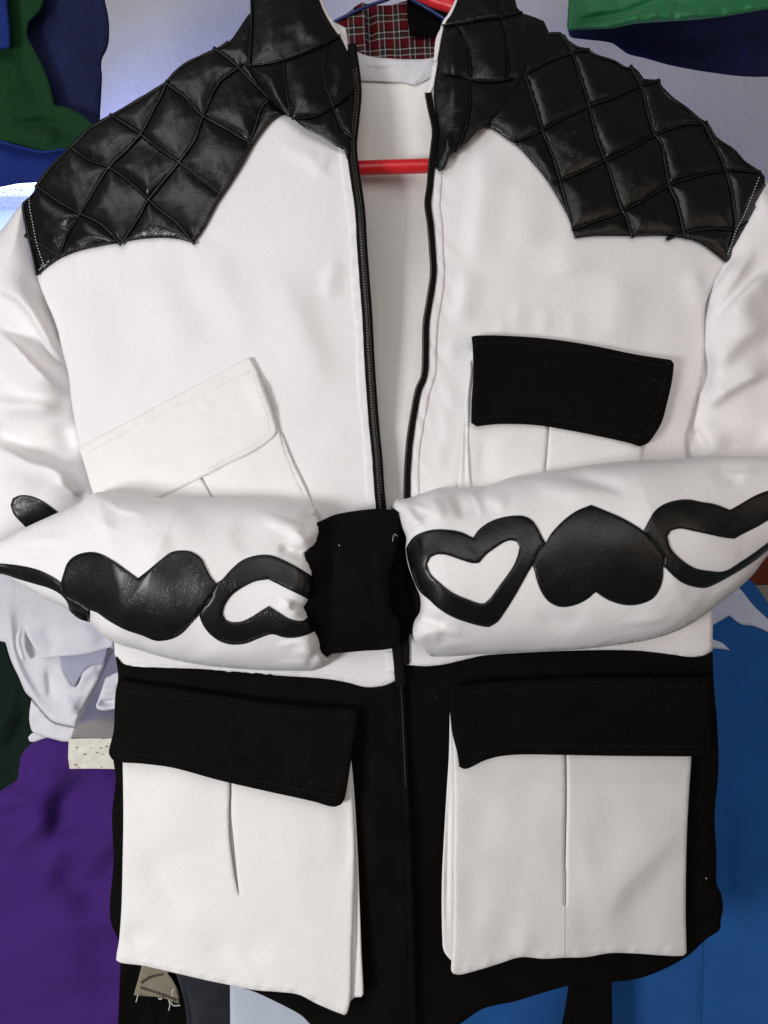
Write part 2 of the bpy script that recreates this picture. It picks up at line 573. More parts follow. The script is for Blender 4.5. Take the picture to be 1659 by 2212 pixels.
def triangulate(outline, holes, spacing, extra=(), ring=True):
    polys = [outline] + list(holes)
    vs, es = [], []
    for p in polys:
        b0 = len(vs)
        vs += [Vector((float(a), float(c))) for a, c in p]
        es += [(b0 + i, b0 + (i + 1) % len(p)) for i in range(len(p))]
    nb = len(vs)
    for line in extra:
        b0 = len(vs)
        vs += [Vector((float(a), float(c))) for a, c in line]
        es += [(b0 + i, b0 + i + 1) for i in range(len(line) - 1)]
    lo, hi = outline.min(0), outline.max(0)
    rows = np.arange(lo[1], hi[1] + spacing, spacing * 0.866)
    pts = []
    for j, y in enumerate(rows):
        xs = np.arange(lo[0] + (spacing / 2 if j % 2 else 0), hi[0] + spacing, spacing)
        pts.append(np.stack([xs, np.full(xs.shape, y)], 1))
    pts = np.concatenate(pts)
    pts = pts + RNG.uniform(-.12, .12, pts.shape) * spacing
    m = inside(pts[:, 0], pts[:, 1], polys)
    pts = pts[m]
    d = np.full(len(pts), 1e9)
    for p in polys:
        d = np.minimum(d, seg_dist(pts[:, 0], pts[:, 1], p, True))
    for line in extra:
        d = np.minimum(d, seg_dist(pts[:, 0], pts[:, 1], line))
    pts = pts[d > spacing * 0.55]
    vs += [Vector((float(a), float(c))) for a, c in pts]
    ov, oe, of, _, oo, _ = delaunay_2d_cdt(vs, es, [], 0, 1e-4)
    UV = np.array([(v.x, v.y) for v in ov])
    F = np.array([f for f in of if len(f) == 3])
    cen = UV[F].mean(1)
    keep = inside(cen[:, 0], cen[:, 1], polys)
    F = F[keep]
    cons = {tuple(sorted(e)) for e, o in zip(oe, oo) if len(o)}
    return UV, F, cons


def boundary(F):
    cnt = {}
    for f in F:
        for a, c in ((f[0], f[1]), (f[1], f[2]), (f[2], f[0])):
            cnt[(int(a), int(c))] = 1
    return [(a, c) for (a, c) in cnt if (c, a) not in cnt]


def orient(UV, F):
    a, b_, c = UV[F[:, 0]], UV[F[:, 1]], UV[F[:, 2]]
    ar = (b_[:, 0] - a[:, 0]) * (c[:, 1] - a[:, 1]) - (b_[:, 1] - a[:, 1]) * (c[:, 0] - a[:, 0])
    F = F.copy()
    sw = ar > 0
    F[sw] = F[sw][:, ::-1]
    return F


def build_sheet(name, UV, F, hfun, mat, parent, thick=0.0025, roll=0.0009, skirt=None, edge=None, inset=0.0):
    """front surface at depth hfun, edges rolled back, rim and back surface"""
    F = orient(UV, F)
    used = np.unique(F)
    mp = -np.ones(len(UV), int)
    mp[used] = np.arange(len(used))
    UV = UV[used]
    F = mp[F]
    U, V = UV[:, 0], UV[:, 1]
    Y = hfun(U, V)
    bd = boundary(F)
    bset = sorted({i for e in bd for i in e})
    Y = Y.copy()
    Y[bset] += roll
    front = world_pts(U, V, Y)
    verts = list(front)
    faces = [tuple(int(i) for i in f) for f in F]
    nv = len(verts)
    if skirt is None:
        Yb = Y + thick
        Yb[bset] -= roll * 0.5
        back = world_pts(U, V, Yb)
        verts += list(back)
        faces += [(int(f[2]) + nv, int(f[1]) + nv, int(f[0]) + nv) for f in F]
        faces += [(c, a, a + nv, c + nv) for a, c in bd]
    else:
        sk = skirt(U[bset], V[bset], Y[bset])
        idx = {}
        for i, yb in zip(bset, sk):
            w = front[i].copy()
            mid = w.copy()
            mid[1] = w[1] + (yb - w[1]) * 0.25
            far = w.copy()
            far[1] = yb
            idx[i] = len(verts)
            verts.append(mid)
            verts.append(far)
        for a, c in bd:
            faces.append((c, a, idx[a], idx[c]))
            faces.append((idx[c], idx[a], idx[a] + 1, idx[c] + 1))
    return mesh_obj(name, verts, faces, mat, parent)


def sheet(name, outline, hfun, mat, parent, spacing=7.0, holes=(), thick=0.0025, roll=0.0009, skirt=None, corner=38):
    o = spline(outline, True, spacing * 0.8, corner)
    hs = [spline(h, True, spacing * 0.6, corner) for h in holes]
    # inner ring so that the rolled edge stays narrow
    UV, F, _ = triangulate(o, hs, spacing)
    return build_sheet(name, UV, F, hfun, mat, parent, thick, roll, skirt)


def ribbon(name, line, width, hfun, mat, parent, lift=0.001, bulge=0.001, spacing=5.0, nseg=6, wob=0.0, seed=0, obj=True):
    """narrow raised cord, tape or tuck that follows a surface"""
    P = spline(line, False, spacing)
    T = np.gradient(P, axis=0)
    T /= np.linalg.norm(T, axis=1)[:, None] + 1e-9
    Nn = np.stack([-T[:, 1], T[:, 0]], 1)
    r = np.random.default_rng(seed)
    n = len(P)
    ws = width * (1 + wob * np.interp(np.arange(n), np.arange(0, n + 6, 5), r.uniform(-1, 1, len(np.arange(0, n + 6, 5)))))
    verts, faces = [], []
    rings = nseg + 1
    for j in range(rings):
        a = j / nseg * 2 - 1
        U = P[:, 0] + Nn[:, 0] * a * ws / 2
        V = P[:, 1] + Nn[:, 1] * a * ws / 2
        Y = hfun(U, V) - lift - bulge * math.sqrt(max(0, 1 - a * a))
        if j in (0, nseg):
            Y = Y + lift + 0.0004
        verts.append(world_pts(U, V, Y))
    verts = np.concatenate(verts)
    for j in range(nseg):
        for i in range(n - 1):
            faces.append((j * n + i, j * n + i + 1, (j + 1) * n + i + 1, (j + 1) * n + i))
    # orient towards the camera
    a, b_, c = verts[faces[0][0]], verts[faces[0][1]], verts[faces[0][2]]
    if np.cross(b_ - a, c - a)[1] > 0:
        faces = [f[::-1] for f in faces]
    if not obj:
        return verts, faces
    return mesh_obj(name, verts, faces, mat, parent)


def stitches(name, lines, hfun, mat, parent, length=6.0, gap=4.0, width=1.6, lift=0.0006, zig=0.0, slant=0.0):
    """a run of small thread capsules"""
    verts, faces = [], []
    for line in lines:
        P = spline(line, False, 2.0)
        seg = np.linalg.norm(np.diff(P, axis=0), axis=1)
        cum = np.concatenate([[0], np.cumsum(seg)])
        s, k = 0.0, 0
        while s + length < cum[-1]:
            pa = np.array([np.interp(s, cum, P[:, 0]), np.interp(s, cum, P[:, 1])])
            pb = np.array([np.interp(s + length, cum, P[:, 0]), np.interp(s + length, cum, P[:, 1])])
            t = (pb - pa) / (np.linalg.norm(pb - pa) + 1e-9)
            nn = np.array([-t[1], t[0]])
            if zig:
                q = zig * random.uniform(.75, 1.15)
                pa, pb = pa + nn * q * (1 if k % 2 else -1), pb - nn * q * (1 if k % 2 else -1)
                t = (pb - pa) / (np.linalg.norm(pb - pa) + 1e-9)
                nn = np.array([-t[1], t[0]])
            pm = (pa + pb) / 2
            w = width / 2
            L6 = [pa, pa * .75 + pb * .25 + nn * w, pm * .5 + pb * .5 + nn * w, pb, pm * .5 + pb * .5 - nn * w, pa * .75 + pb * .25 - nn * w, pm]
            U = np.array([q[0] for q in L6])
            V = np.array([q[1] for q in L6])
            Y = hfun(U, V) - np.array([-0.0003, .25, .25, -0.0003 / lift, .25, .25, 1.0]) * lift
            b0 = len(verts)
            verts += list(world_pts(U, V, Y))
            for i in range(6):
                faces.append((b0 + (i + 1) % 6, b0 + i, b0 + 6))
            s += length + gap
            k += 1
    if not faces:
        return None
    a, b_, c = (np.array(verts[i]) for i in faces[0])
    if np.cross(b_ - a, c - a)[1] > 0:
        faces = [f[::-1] for f in faces]
    o = mesh_obj(name, verts, faces, mat, parent)
    o['kind'] = 'stuff'
    return o


def quilt(name, outline, lines, hfun, parent, spacing=6.0, puff=5.0, seed=1, mat=None, tuckw=7.5):
    """leather split by its tucks into padded panels; each panel and each tuck a piece of its own"""
    mat = mat or M['leather']
    o = spline(outline, True, spacing * .8)
    ls = [spline(l, False, spacing * .9) for l in lines]
    base = sheet(name, outline, lambda U, V: hfun(U, V) - 0.0006, mat, parent, spacing * 1.6, thick=0.0015, roll=0.0002)
    UV, F, cons = triangulate(o, [], spacing, ls)
    # flood fill between the tucks
    edge_f = {}
    for fi, f in enumerate(F):
        for a, c in ((f[0], f[1]), (f[1], f[2]), (f[2], f[0])):
            edge_f.setdefault(tuple(sorted((int(a), int(c)))), []).append(fi)
    comp = -np.ones(len(F), int)
    nc = 0
    adj = [[] for _ in F]
    for e, fs in edge_f.items():
        if len(fs) == 2 and e not in cons:
            adj[fs[0]].append(fs[1])
            adj[fs[1]].append(fs[0])
    for i in range(len(F)):
        if comp[i] >= 0:
            continue
        st = [i]
        comp[i] = nc
        while st:
            q = st.pop()
            for w in adj[q]:
                if comp[w] < 0:
                    comp[w] = nc
                    st.append(w)
        nc += 1
    r = np.random.default_rng(seed)

    def height(tilt, cen):
        def f(U, V):
            d = np.full(U.shape, 1e9)
            for l in ls:
                d = np.minimum(d, seg_dist(U, V, l))
            d2 = seg_dist(U, V, o, True)
            d = np.minimum(d, d2 + 1)
            k = 1 - np.exp(-(d / 19.0) ** 1.15)
            return hfun(U, V) - 0.0010 - k * (puff * 0.001 + ((U - cen[0]) * tilt[0] + (V - cen[1]) * tilt[1]) * S) + k * ripple(U, V, .55, 26, seed + 5)
        return f
    for c in range(nc):
        Fc = F[comp == c]
        a, b_, d_ = UV[Fc[:, 0]], UV[Fc[:, 1]], UV[Fc[:, 2]]
        ar = np.abs((b_[:, 0] - a[:, 0]) * (d_[:, 1] - a[:, 1]) - (b_[:, 1] - a[:, 1]) * (d_[:, 0] - a[:, 0])).sum() / 2
        if ar < 120:
            continue
        cen = UV[Fc].mean((0, 1))
        tilt = r.normal(0, .08, 2)
        build_sheet('quilt_panel', UV, Fc, height(tilt, cen), mat, base, thick=0.001, roll=0.0)
    for i, l in enumerate(lines):
        ribbon('tuck_seam', l, tuckw, hfun, mat, base, lift=0.0016, bulge=0.0024, spacing=4, wob=.28, seed=seed * 31 + i)
    return base


def tube(name, pts, rad, mat, parent, n=10, rads=None):
    """round tube through world points"""
    P = np.array([tuple(p) for p in pts], float)
    # resample smooth
    Q = []
    for i in range(len(P) - 1):
        p1, p2 = P[i], P[i + 1]
        p0 = P[i - 1] if i else 2 * p1 - p2
        p3 = P[i + 2] if i + 2 < len(P) else 2 * p2 - p1
        for j in range(6):
            t = j / 6
            Q.append(0.5 * (2 * p1 + (p2 - p0) * t + (2 * p0 - 5 * p1 + 4 * p2 - p3) * t * t + (3 * p1 - p0 - 3 * p2 + p3) * t**3))
    Q.append(P[-1])
    Q = np.array(Q)
    T = np.gradient(Q, axis=0)
    T /= np.linalg.norm(T, axis=1)[:, None]
    verts, faces = [], []
    ref = np.array([0, 1.0, 0.02])
    for i, (q, t) in enumerate(zip(Q, T)):
        a = np.cross(t, ref)
        a /= np.linalg.norm(a)
        c = np.cross(t, a)
        for k in range(n):
            an = 2 * math.pi * k / n
            verts.append(q + rad * (math.cos(an) * a + math.sin(an) * c))
    for i in range(len(Q) - 1):
        for k in range(n):
            k2 = (k + 1) % n
            faces.append((i * n + k, i * n + k2, (i + 1) * n + k2, (i + 1) * n + k))
    faces.append(tuple(range(n))[::-1])
    faces.append(tuple((len(Q) - 1) * n + k for k in range(n)))
    return mesh_obj(name, verts, faces, mat, parent)


def box(name, lo, hi, mat, parent=None):
    x0, y0, z0 = lo
    x1, y1, z1 = hi
    v = [(x0, y0, z0), (x1, y0, z0), (x1, y1, z0), (x0, y1, z0), (x0, y0, z1), (x1, y0, z1), (x1, y1, z1), (x0, y1, z1)]
    f = [(0, 3, 2, 1), (4, 5, 6, 7), (0, 1, 5, 4), (1, 2, 6, 5), (2, 3, 7, 6), (3, 0, 4, 7)]
    return mesh_obj(name, v, f, mat, parent, smooth=False)


def const(y):
    return lambda U, V: np.full(np.shape(U), y, float)


# ------------------------------------------------------------------ the setting
WALL_Y = 0.66
wall = box('wall', (-1.6, WALL_Y, -1.4), (1.8, WALL_Y + 0.1, 1.2), M['plaster'])
tag(wall, kind='structure')

# ------------------------------------------------------------------ the jacket
J = thing('jacket', 'white hanging jacket with black quilted leather shoulders and heart patches on folded sleeves', 'jacket', (0.0, 0.05, -0.56))


def body_base(U, V):
    x = (U - 845) / 700.0
    t = np.clip((520 - V) / 520.0, 0, 1.3)
    y = 0.038 * np.abs(x) ** 2.4 + 0.055 * t ** 1.6
    y = y + 0.012 * np.exp(-((U - 850) / 60.0) ** 2) * 0
    return y


BF = []   # folds on the body, towards the viewer in mm
# left chest: soft long drapes from the yoke tip, puffs next to the zip
BF += [(tr([(640, 30), (700, 200), (760, 330), (860, 480)], 'C'), 60, 45, 5.62),
       (tr([(830, 30), (950, 150), (1050, 300), (1100, 430)], 'C'), 42, 42, 5.62),
       (tr([(1100, 40), (1230, 200), (1330, 420), (1440, 700)], 'C'), 60, 40, 6.48),
       (tr([(300, 120), (350, 300), (380, 500), (420, 700)], 'C'), 45, 60, 6.48),
       (tr([(1470, 20), (1420, 130), (1440, 230)], 'C'), 14, 26, 3.89),
       (tr([(1300, 640), (1380, 730), (1440, 620)], 'A'), 14, 22, 3.46),
       (tr([(1200, 600), (1330, 690), (1420, 720)], 'A'), 16, 26, 3.02)]
# right chest: vertical drapes, puckers beside the zip and above the pocket
BF += [(tr([(420, 600), (430, 800), (400, 1000), (395, 1180)], 'B'), 21, 50, 6.48),
       (tr([(600, 720), (620, 900), (600, 1150)], 'B'), 48, 48, 3.89),
       (tr([(760, 1000), (800, 1150), (820, 1220)], 'B'), 43, 43, 4.06),
       (tr([(520, 280), (500, 340), (505, 365)], 'D'), 9, 16, 1.46),
       (tr([(600, 200), (570, 300), (560, 360)], 'D'), 12, 21, 1.62),
       (tr([(700, 230), (690, 320), (700, 372)], 'D'), 14, 19, 1.46),
       (tr([(840, 260), (820, 330), (835, 390)], 'D'), 16, 21, 1.29),
       (tr([(1000, 60), (1020, 200), (1000, 420)], 'D'), 40, 48, 4.54),
       (tr([(1330, 60), (1360, 180), (1378, 280)], 'D'), 26, 21, 4.86),
       (tr([(360, 60), (340, 220), (300, 330)], 'D'), 14, 31, 4.86),
       (tr([(300, 370), (290, 440), (320, 480)], 'D'), 12, 16, 1.78),
       (tr([(250, 560), (290, 640), (300, 700)], 'D'), 12, 19, 2.10),
       (tr([(230, 640), (270, 760), (250, 860)], 'D'), 10, 19, 1.78),
       (tr([(210, 800), (240, 880), (215, 960)], 'D'), 12, 16, 1.46)]


def body(U, V):
    h = body_base(U, V) + folds(U, V, BF) + ripple(U, V, 1.5, 260, 3, (1, .45)) + ripple(U, V, .5, 90, 4, (1, .6))
    h = h + pucker(U, V, PK_L, 30, 16, .5, 1) + pucker(U, V, PK_R, 52, 22, .8, 2, 1.2)
    return h + pucker(U, V, WAISTL, 26, 14, .5, 3) + pucker(U, V, WAISTR, 24, 14, .6, 4) + pucker(U, V, YOKE_EDGE, 60, 60, 1.0, 5, 0)


ZL = [(752, 60), (765, 145), (770, 200), (765, 260), (760, 320), (767, 380), (777, 450), (782, 530), (787, 600), (793, 680), (797, 760), (802, 840), (808, 920), (815, 992), (820, 1067), (830, 1160), (845, 1290), (858, 1400), (866, 1482), (870, 1559), (876, 1700), (884, 1900), (890, 2100), (894, 2250)]
ZR = [(950, 60), (932, 150), (925, 200), (930, 230), (940, 280), (937, 320), (932, 360), (929, 400), (924, 440), (929, 480), (933, 530), (936, 590), (929, 642), (920, 702), (919, 767), (916, 812), (904, 842), (894, 892), (885, 952), (880, 1017), (879, 1067), (877, 1160), (876, 1290), (877, 1436)]
SHL = [(560, -30), (538, 30), (495, 90), (465, 108), (425, 125), (390, 145), (355, 180), (300, 215), (240, 250), (190, 280), (150, 320), (110, 360), (80, 400), (75, 415), (50, 440), (50, 455), (60, 505), (68, 540), (80, 595)]
ARL = [(95, 640), (120, 700), (138, 770), (148, 810), (153, 860), (165, 930), (180, 990), (197, 1045), (215, 1130), (235, 1280), (247, 1400)]
WAISTL = [(250, 1421), (270, 1439), (350, 1445), (430, 1447), (500, 1452), (600, 1459), (700, 1466), (750, 1474), (790, 1484), (829, 1481), (855, 1470)]
SHR = tr([(560, -60), (575, 30), (590, 55), (640, 70), (690, 90), (700, 110), (715, 145), (760, 145), (790, 175), (840, 205), (870, 210), (920, 240), (1000, 265), (1040, 290), (1080, 300), (1120, 345), (1185, 350), (1200, 380), (1250, 430), (1310, 470), (1375, 525), (1400, 540), (1440, 600), (1500, 640), (1560, 700), (1620, 745), (1645, 770), (1645, 800), (1600, 900), (1550, 1000), (1510, 1070), (1500, 1120), (1475, 1135)], 'B')
ARR = [(1544, 607), (1529, 642), (1522, 672), (1521, 712), (1522, 752), (1517, 812), (1504, 862), (1494, 907), (1484, 942), (1484, 982), (1500, 1100), (1530, 1250), (1539, 1319)]
WAISTR = [(1539, 1406), (1519, 1416), (1489, 1419), (1454, 1414), (1369, 1405), (1249, 1405), (1109, 1411), (1044, 1416), (999, 1426), (959, 1435), (919, 1439), (877, 1436)]

BACK_Y = 0.062
PK_L = [(u - 30, v) for u, v in ZL[4:15]]
PK_R = [(u + 27, v) for u, v in ZR[7:22]]
YOKE_EDGE = [(130, 560), (260, 530), (420, 526), (450, 480)]


def skirt_l(U, V, Y):
    d = seg_dist(U, V, np.array(SHL + ARL))
    return np.where(d < 4, np.maximum(BACK_Y, Y + .02), Y + 0.004)


def skirt_r(U, V, Y):
    d = seg_dist(U, V, np.array(SHR + ARR))
    return np.where(d < 4, np.maximum(BACK_Y, Y + .02), Y + 0.004)


left_out = [(u - 5, v) for u, v in ZL[:18]] + WAISTL[::-1][0:1] + WAISTL[::-1][1:] + ARL[::-1] + SHL[::-1]
fl = sheet('front_panel', left_out, body, M['white'], J, 7.5, skirt=skirt_l, corner=50)
tag(fl, 'white front half with plain white chest flap pocket')
right_out = SHR + ARR + WAISTR + [(u + 4, v) for u, v in ZR[::-1]]
fr = sheet('front_panel', right_out, body, M['white'], J, 7.5, skirt=skirt_r, corner=50)
tag(fr, 'white front half with black chest flap pocket')


# plackets beside the zip
def placket(line, off0, off1, i0, i1, parent, seed):
    P = spline(line, False, 8)[:]
    v0, v1 = i0, i1
    P = P[(P[:, 1] >= v0) & (P[:, 1] <= v1)]
    a = [(p[0] + off0, p[1]) for p in P[::3]]
    c = [(p[0] + off1 + 1.5 * math.sin(p[1] * .03 + seed), p[1]) for p in P[::3]]
    return sheet('placket', a + c[::-1], lambda U, V: body(U, V) - 0.0010 + ripple(U, V, .5, 26, seed, (1, .8)), M['white'], parent, 5, thick=0.001, roll=0.0005)


placket(ZL, -6, -29, 300, 1135, fl, 11)
placket(ZL, -4, -26, 1404, 1468, fl, 12)
placket(ZR, 6, 26, 335, 1110, fr, 13)

# lower black half
SK_F = [(tr([(120, 0), (110, 400), (130, 900), (150, 1300)], 'H'), 22, 30, 3.0),
        (tr([(1400, 200), (1390, 600), (1420, 900)], 'H'), 26, 30, 4.0),
        ([(800, 1500), (805, 1700), (815, 2000)], 16, 26, 2.0)]


def skirt_h(U, V):
    t = np.clip((V - 1450) / 800.0, 0, 1)
    turn = 0.055 * np.clip((U - 890) / 660.0, 0, 1.2) * np.clip((V - 1430) / 260.0, 0, 1)
    return body_base(U, V) * 0.8 - 0.010 * t + turn + folds(U, V, SK_F) + ripple(U, V, 2.2, 240, 8, (1, .3)) + 0.002


LSK = [(u, v - 2) for u, v in WAISTL] + [(857, 1466), (862, 1482), (866, 1559), (872, 1700), (880, 1900), (886, 2100), (890, 2290), (740, 2260), (672, 2214), (650, 2193), (600, 2166), (545, 2141), (440, 2110), (330, 2080), (270, 2052), (252, 2022), (240, 1994), (237, 1959), (245, 1859), (242, 1759), (250, 1679), (245, 1644), (247, 1566), (255, 1466)]
RSK = [(u, v - 2) for u, v in WAISTR[::-1]] + [(1542, 1479), (1549, 1559), (1552, 1659), (1544, 1759), (1548, 1859), (1548, 1909), (1557, 1929), (1562, 1959), (1557, 1989), (1554, 2009), (1529, 2026), (1484, 2066), (1429, 2096), (1369, 2116), (1279, 2123), (1229, 2129), (1169, 2146), (1109, 2164), (1044, 2179), (994, 2212), (940, 2250), (868, 2300), (862, 2100), (860, 1900), (858, 1700), (860, 1560), (864, 1440)]


def skirt_edge(line):
    def f(U, V, Y):
        d = seg_dist(U, V, np.array(line))
        return np.where(d < 5, np.maximum(BACK_Y, Y + .02), Y + 0.006)
    return f


skl = sheet('skirt_panel', LSK, skirt_h, M['black'], J, 9, skirt=skirt_edge(LSK[-12:] + LSK[:1]), corner=50)
tag(skl, 'black lower front under the short white waist edge')
skr = sheet('skirt_panel', RSK, lambda U, V: skirt_h(U, V) + 0.006, M['black'], J, 9, skirt=skirt_edge(RSK[12:30]), corner=50)
tag(skr, 'black lower front with wide flap pocket')

# waist top-stitching
stitches('waist_stitching', [[(u, v - 9) for u, v in WAISTL[1:]]], body, M['thread_grey'], fl, 4, 3.5, 1.1, .0004)
stitches('waist_stitching', [[(u, v - 8) for u, v in WAISTR[:6]]], body, M['thread_grey'], fr, 4, 3.5, 1.1, .0004)

# back and lining
BACK = [(717, 52), (749, 98), (791, 120), (852, 127), (904, 129), (940, 122), (990, 70), (1120, 60), (1300, 150), (1450, 260), (1560, 400), (1520, 620), (1490, 900), (1500, 1400), (1510, 1950), (1400, 2080), (1100, 2140), (850, 2180), (600, 2130), (300, 2010), (280, 1500), (260, 1200), (200, 900), (150, 620), (120, 460), (300, 250), (480, 140), (620, 80)]
lf = [([(840, 230), (850, 400), (840, 700)], 26, 30, 2.0), ([(900, 260), (890, 500), (880, 800)], 16, 24, 2.0)]
def back_h(U, V):
    y = BACK_Y - .044 * np.clip((V - 430) / 500, 0, 1) + .04 * np.clip((V - 1200) / 300, 0, 1)
    y = np.maximum(y, body_base(U, V) + .016)
    return np.where(V > 1400, np.maximum(y, skirt_h(U, V) + .022), y)


bk = sheet('back_panel', BACK, lambda U, V: back_h(U, V) + folds(U, V, lf) + ripple(U, V, 2.2, 200, 31, (1, .3)), M['lining'], J, 13, thick=0.004)
FACE = tr([(250, 160), (300, 230), (430, 398), (520, 455), (600, 488), (720, 510), (850, 519), (1060, 523), (1150, 515), (1215, 496), (1280, 420), (1240, 660), (1140, 705), (1080, 735), (1010, 752), (950, 735), (850, 728), (700, 722), (560, 715), (460, 690), (380, 560)], 'N')
fc = sheet('neck_facing', FACE, lambda U, V: BACK_Y - 0.003 + folds(U, V, [(tr([(480, 540), (700, 575), (900, 560), (1160, 555)], 'N'), 5, 9, 2.2), (tr([(1010, 740), (1060, 690), (1130, 640)], 'N'), 5, 7, 1.6)]) + ripple(U, V, .8, 40, 33), M['facing'], J, 4, thick=.0015)
stitches('facing_stitching', [tr([(560, 712), (700, 719), (850, 726), (950, 735), (1010, 748)], 'N')], lambda U, V: np.full(np.shape(U), BACK_Y - 0.0046), M['thread_black'], fc, 2.2, 1.8, .9, .0004)

# ---- shoulders
YL_low = tr([(160, 1190), (200, 1155), (260, 1115), (340, 1085), (430, 1065), (520, 1050), (600, 1035), (700, 1028), (780, 1035), (835, 1052), (880, 990), (940, 880), (1000, 790), (1050, 710), (1100, 620), (1150, 550), (1190, 510), (1225, 497), (1265, 512)], 'A')
YL = YL_low + tr([(1220, 470), (1165, 425), (1110, 345), (1090, 285), (1100, 150), (1104, 40)], 'A') + SHL[1:]


def yoke_h(U, V):
    return body(U, V) - 0.0022


LINES_L = [tr(p, 'A') for p in [
    [(1045, 270), (1030, 290), (950, 350), (880, 490), (840, 600), (770, 700), (690, 800), (635, 870), (590, 950), (515, 1060)],
    [(722, 345), (700, 400), (680, 440), (610, 570), (540, 650), (470, 720), (340, 930), (290, 1010), (250, 1110)],
    [(1180, 420), (1140, 450), (1120, 490), (1095, 570), (1070, 625)],
    [(712, 355), (800, 420), (870, 495), (960, 545), (1085, 618)],
    [(472, 492), (590, 565), (620, 590), (690, 645), (760, 690), (850, 760), (955, 840)],
    [(300, 632), (380, 690), (465, 720), (540, 770), (630, 850), (680, 900), (760, 960), (840, 1055)],
    [(150, 800), (250, 870), (340, 920), (430, 965), (520, 1052)],
    [(105, 1015), (180, 1060), (250, 1105)],
    [(920, 205), (980, 245), (1030, 290), (1090, 350), (1180, 440)]]]
yl = quilt('shoulder_yoke', YL, LINES_L, yoke_h, J, 6, 5.8, 3)
tag(yl, 'black quilted leather shoulder above the plain white chest pocket')
YR = tr([(270, 690), (310, 655), (350, 625), (400, 570), (437, 545), (480, 565), (530, 600), (580, 635), (640, 700), (690, 760), (730, 820), (770, 890), (800, 950), (815, 1000), (825, 1030), (900, 1022), (1000, 1020), (1100, 1022), (1200, 1020), (1290, 1030), (1360, 1050), (1420, 1090), (1475, 1135)], 'B') + SHR[::-1][1:-1] + tr([(450, 30), (430, 300), (330, 560)], 'B')
LINES_R = [tr(p, 'B') for p in [
    [(775, 150), (790, 180), (830, 270), (885, 450), (930, 620), (970, 720), (1020, 880), (1045, 935), (1075, 1028)],
    [(600, 290), (650, 440), (685, 560), (740, 700), (765, 790), (808, 950)],
    [(1065, 280), (1115, 380), (1165, 570), (1200, 620), (1235, 800), (1265, 870), (1305, 1035)],
    [(1375, 520), (1440, 640), (1480, 740), (1510, 860), (1520, 985), (1500, 1060)],
    [(600, 322), (720, 260), (830, 220), (890, 214)],
    [(560, 615), (690, 555), (790, 500), (900, 450), (1000, 415), (1115, 365), (1195, 346)],
    [(735, 785), (850, 740), (960, 690), (1050, 650), (1165, 585), (1280, 540), (1400, 528)],
    [(810, 990), (870, 970), (1020, 915), (1100, 875), (1230, 800), (1350, 760), (1480, 735), (1630, 742)],
    [(1220, 1035), (1310, 1000), (1420, 985), (1525, 990), (1575, 960)]]]
yr = quilt('shoulder_yoke', YR, LINES_R, yoke_h, J, 6, 5.8, 9)
tag(yr, 'black quilted leather shoulder above the black chest flap')


def ontop(d):
    return lambda U, V: body(U, V) - d


stitches('armhole_stitching', [tr([(125, 850), (128, 900), (140, 960), (160, 1060), (195, 1160)], 'A')], ontop(.0062), M['thread_white'], yl, 3.6, 3.0, 1.5, .0006)
stitches('armhole_stitching', [tr([(1622, 765), (1560, 920), (1520, 1000), (1482, 1110)], 'B')], ontop(.0062), M['thread_white'], yr, 3.6, 3.0, 1.5, .0006)
stitches('edge_stitching', [[(u, v - 6) for u, v in YL_low[1:9]]], ontop(.0048), M['thread_black'], yl, 5, 0.0, 2.2, .0012, zig=4.0)
stitches('edge_stitching', [[(u - 7, v - 2) for u, v in YL_low[10:17]]], ontop(.0048), M['thread_black'], yl, 5, 0.0, 2.2, .0012, zig=4.0)
stitches('edge_stitching', [[(u, v - 7) for u, v in YR[14:22]]], ontop(.0048), M['thread_black'], yr, 5, 0.0, 2.2, .0012, zig=4.0)
ribbon('edge_binding', SHL[2:], 6, yoke_h, M['leather'], yl, lift=.001, bulge=.0018, wob=.35, seed=4)
ribbon('edge_binding', SHR[6:27], 6, yoke_h, M['leather'], yr, lift=.001, bulge=.0018, wob=.35, seed=5)

# dark quilt padding peeking along the shoulder line is part of the yoke; collars
COLL = tr([(1098, -60), (1092, 0), (1085, 100), (1072, 285), (1110, 350), (1165, 430), (1220, 480), (1265, 512), (1320, 555), (1390, 590), (1450, 630), (1487, 648), (1500, 690), (1520, 640), (1530, 520), (1535, 400), (1532, 320), (1515, 262), (1480, 180), (1440, 120), (1405, 60), (1380, 0), (1368, -60)], 'A')


def collar_l(U, V):
    x = (U - 640) / 130.0
    return body_base(U, V) - 0.014 + 0.012 * np.clip(x, -1, 1.2) ** 2 + folds(U, V, CF_L)


CF_L = [(tr([(1180, 20), (1160, 150), (1130, 260)], 'A'), 18, 26, 2.5), (tr([(1300, 30), (1330, 120), (1340, 200)], 'A'), 22, 22, 3.0),
        (tr([(1460, 250), (1470, 330), (1450, 420)], 'A'), 9, 12, 3.2), (tr([(1310, 300), (1320, 400), (1340, 470)], 'A'), 26, 26, 3.0)]
LC_L = [tr(p, 'A') for p in [
    [(1085, -40), (1086, 100), (1078, 300)],
    [(1060, 282), (1140, 275), (1230, 255), (1320, 222), (1415, 180), (1470, 150)],
    [(1225, 245), (1232, 330), (1238, 400), (1255, 500)],
    [(1412, 180), (1398, 300), (1410, 380), (1440, 455)],
    [(1260, 515), (1360, 500), (1440, 458), (1500, 420), (1540, 370)],
    [(1438, 455), (1455, 500), (1480, 560), (1530, 600)]]]
cl = quilt('collar', COLL, LC_L, collar_l, J, 5, 3.6, 21, tuckw=5)
tag(cl, 'standing leather collar side beside the finer toothed zip')
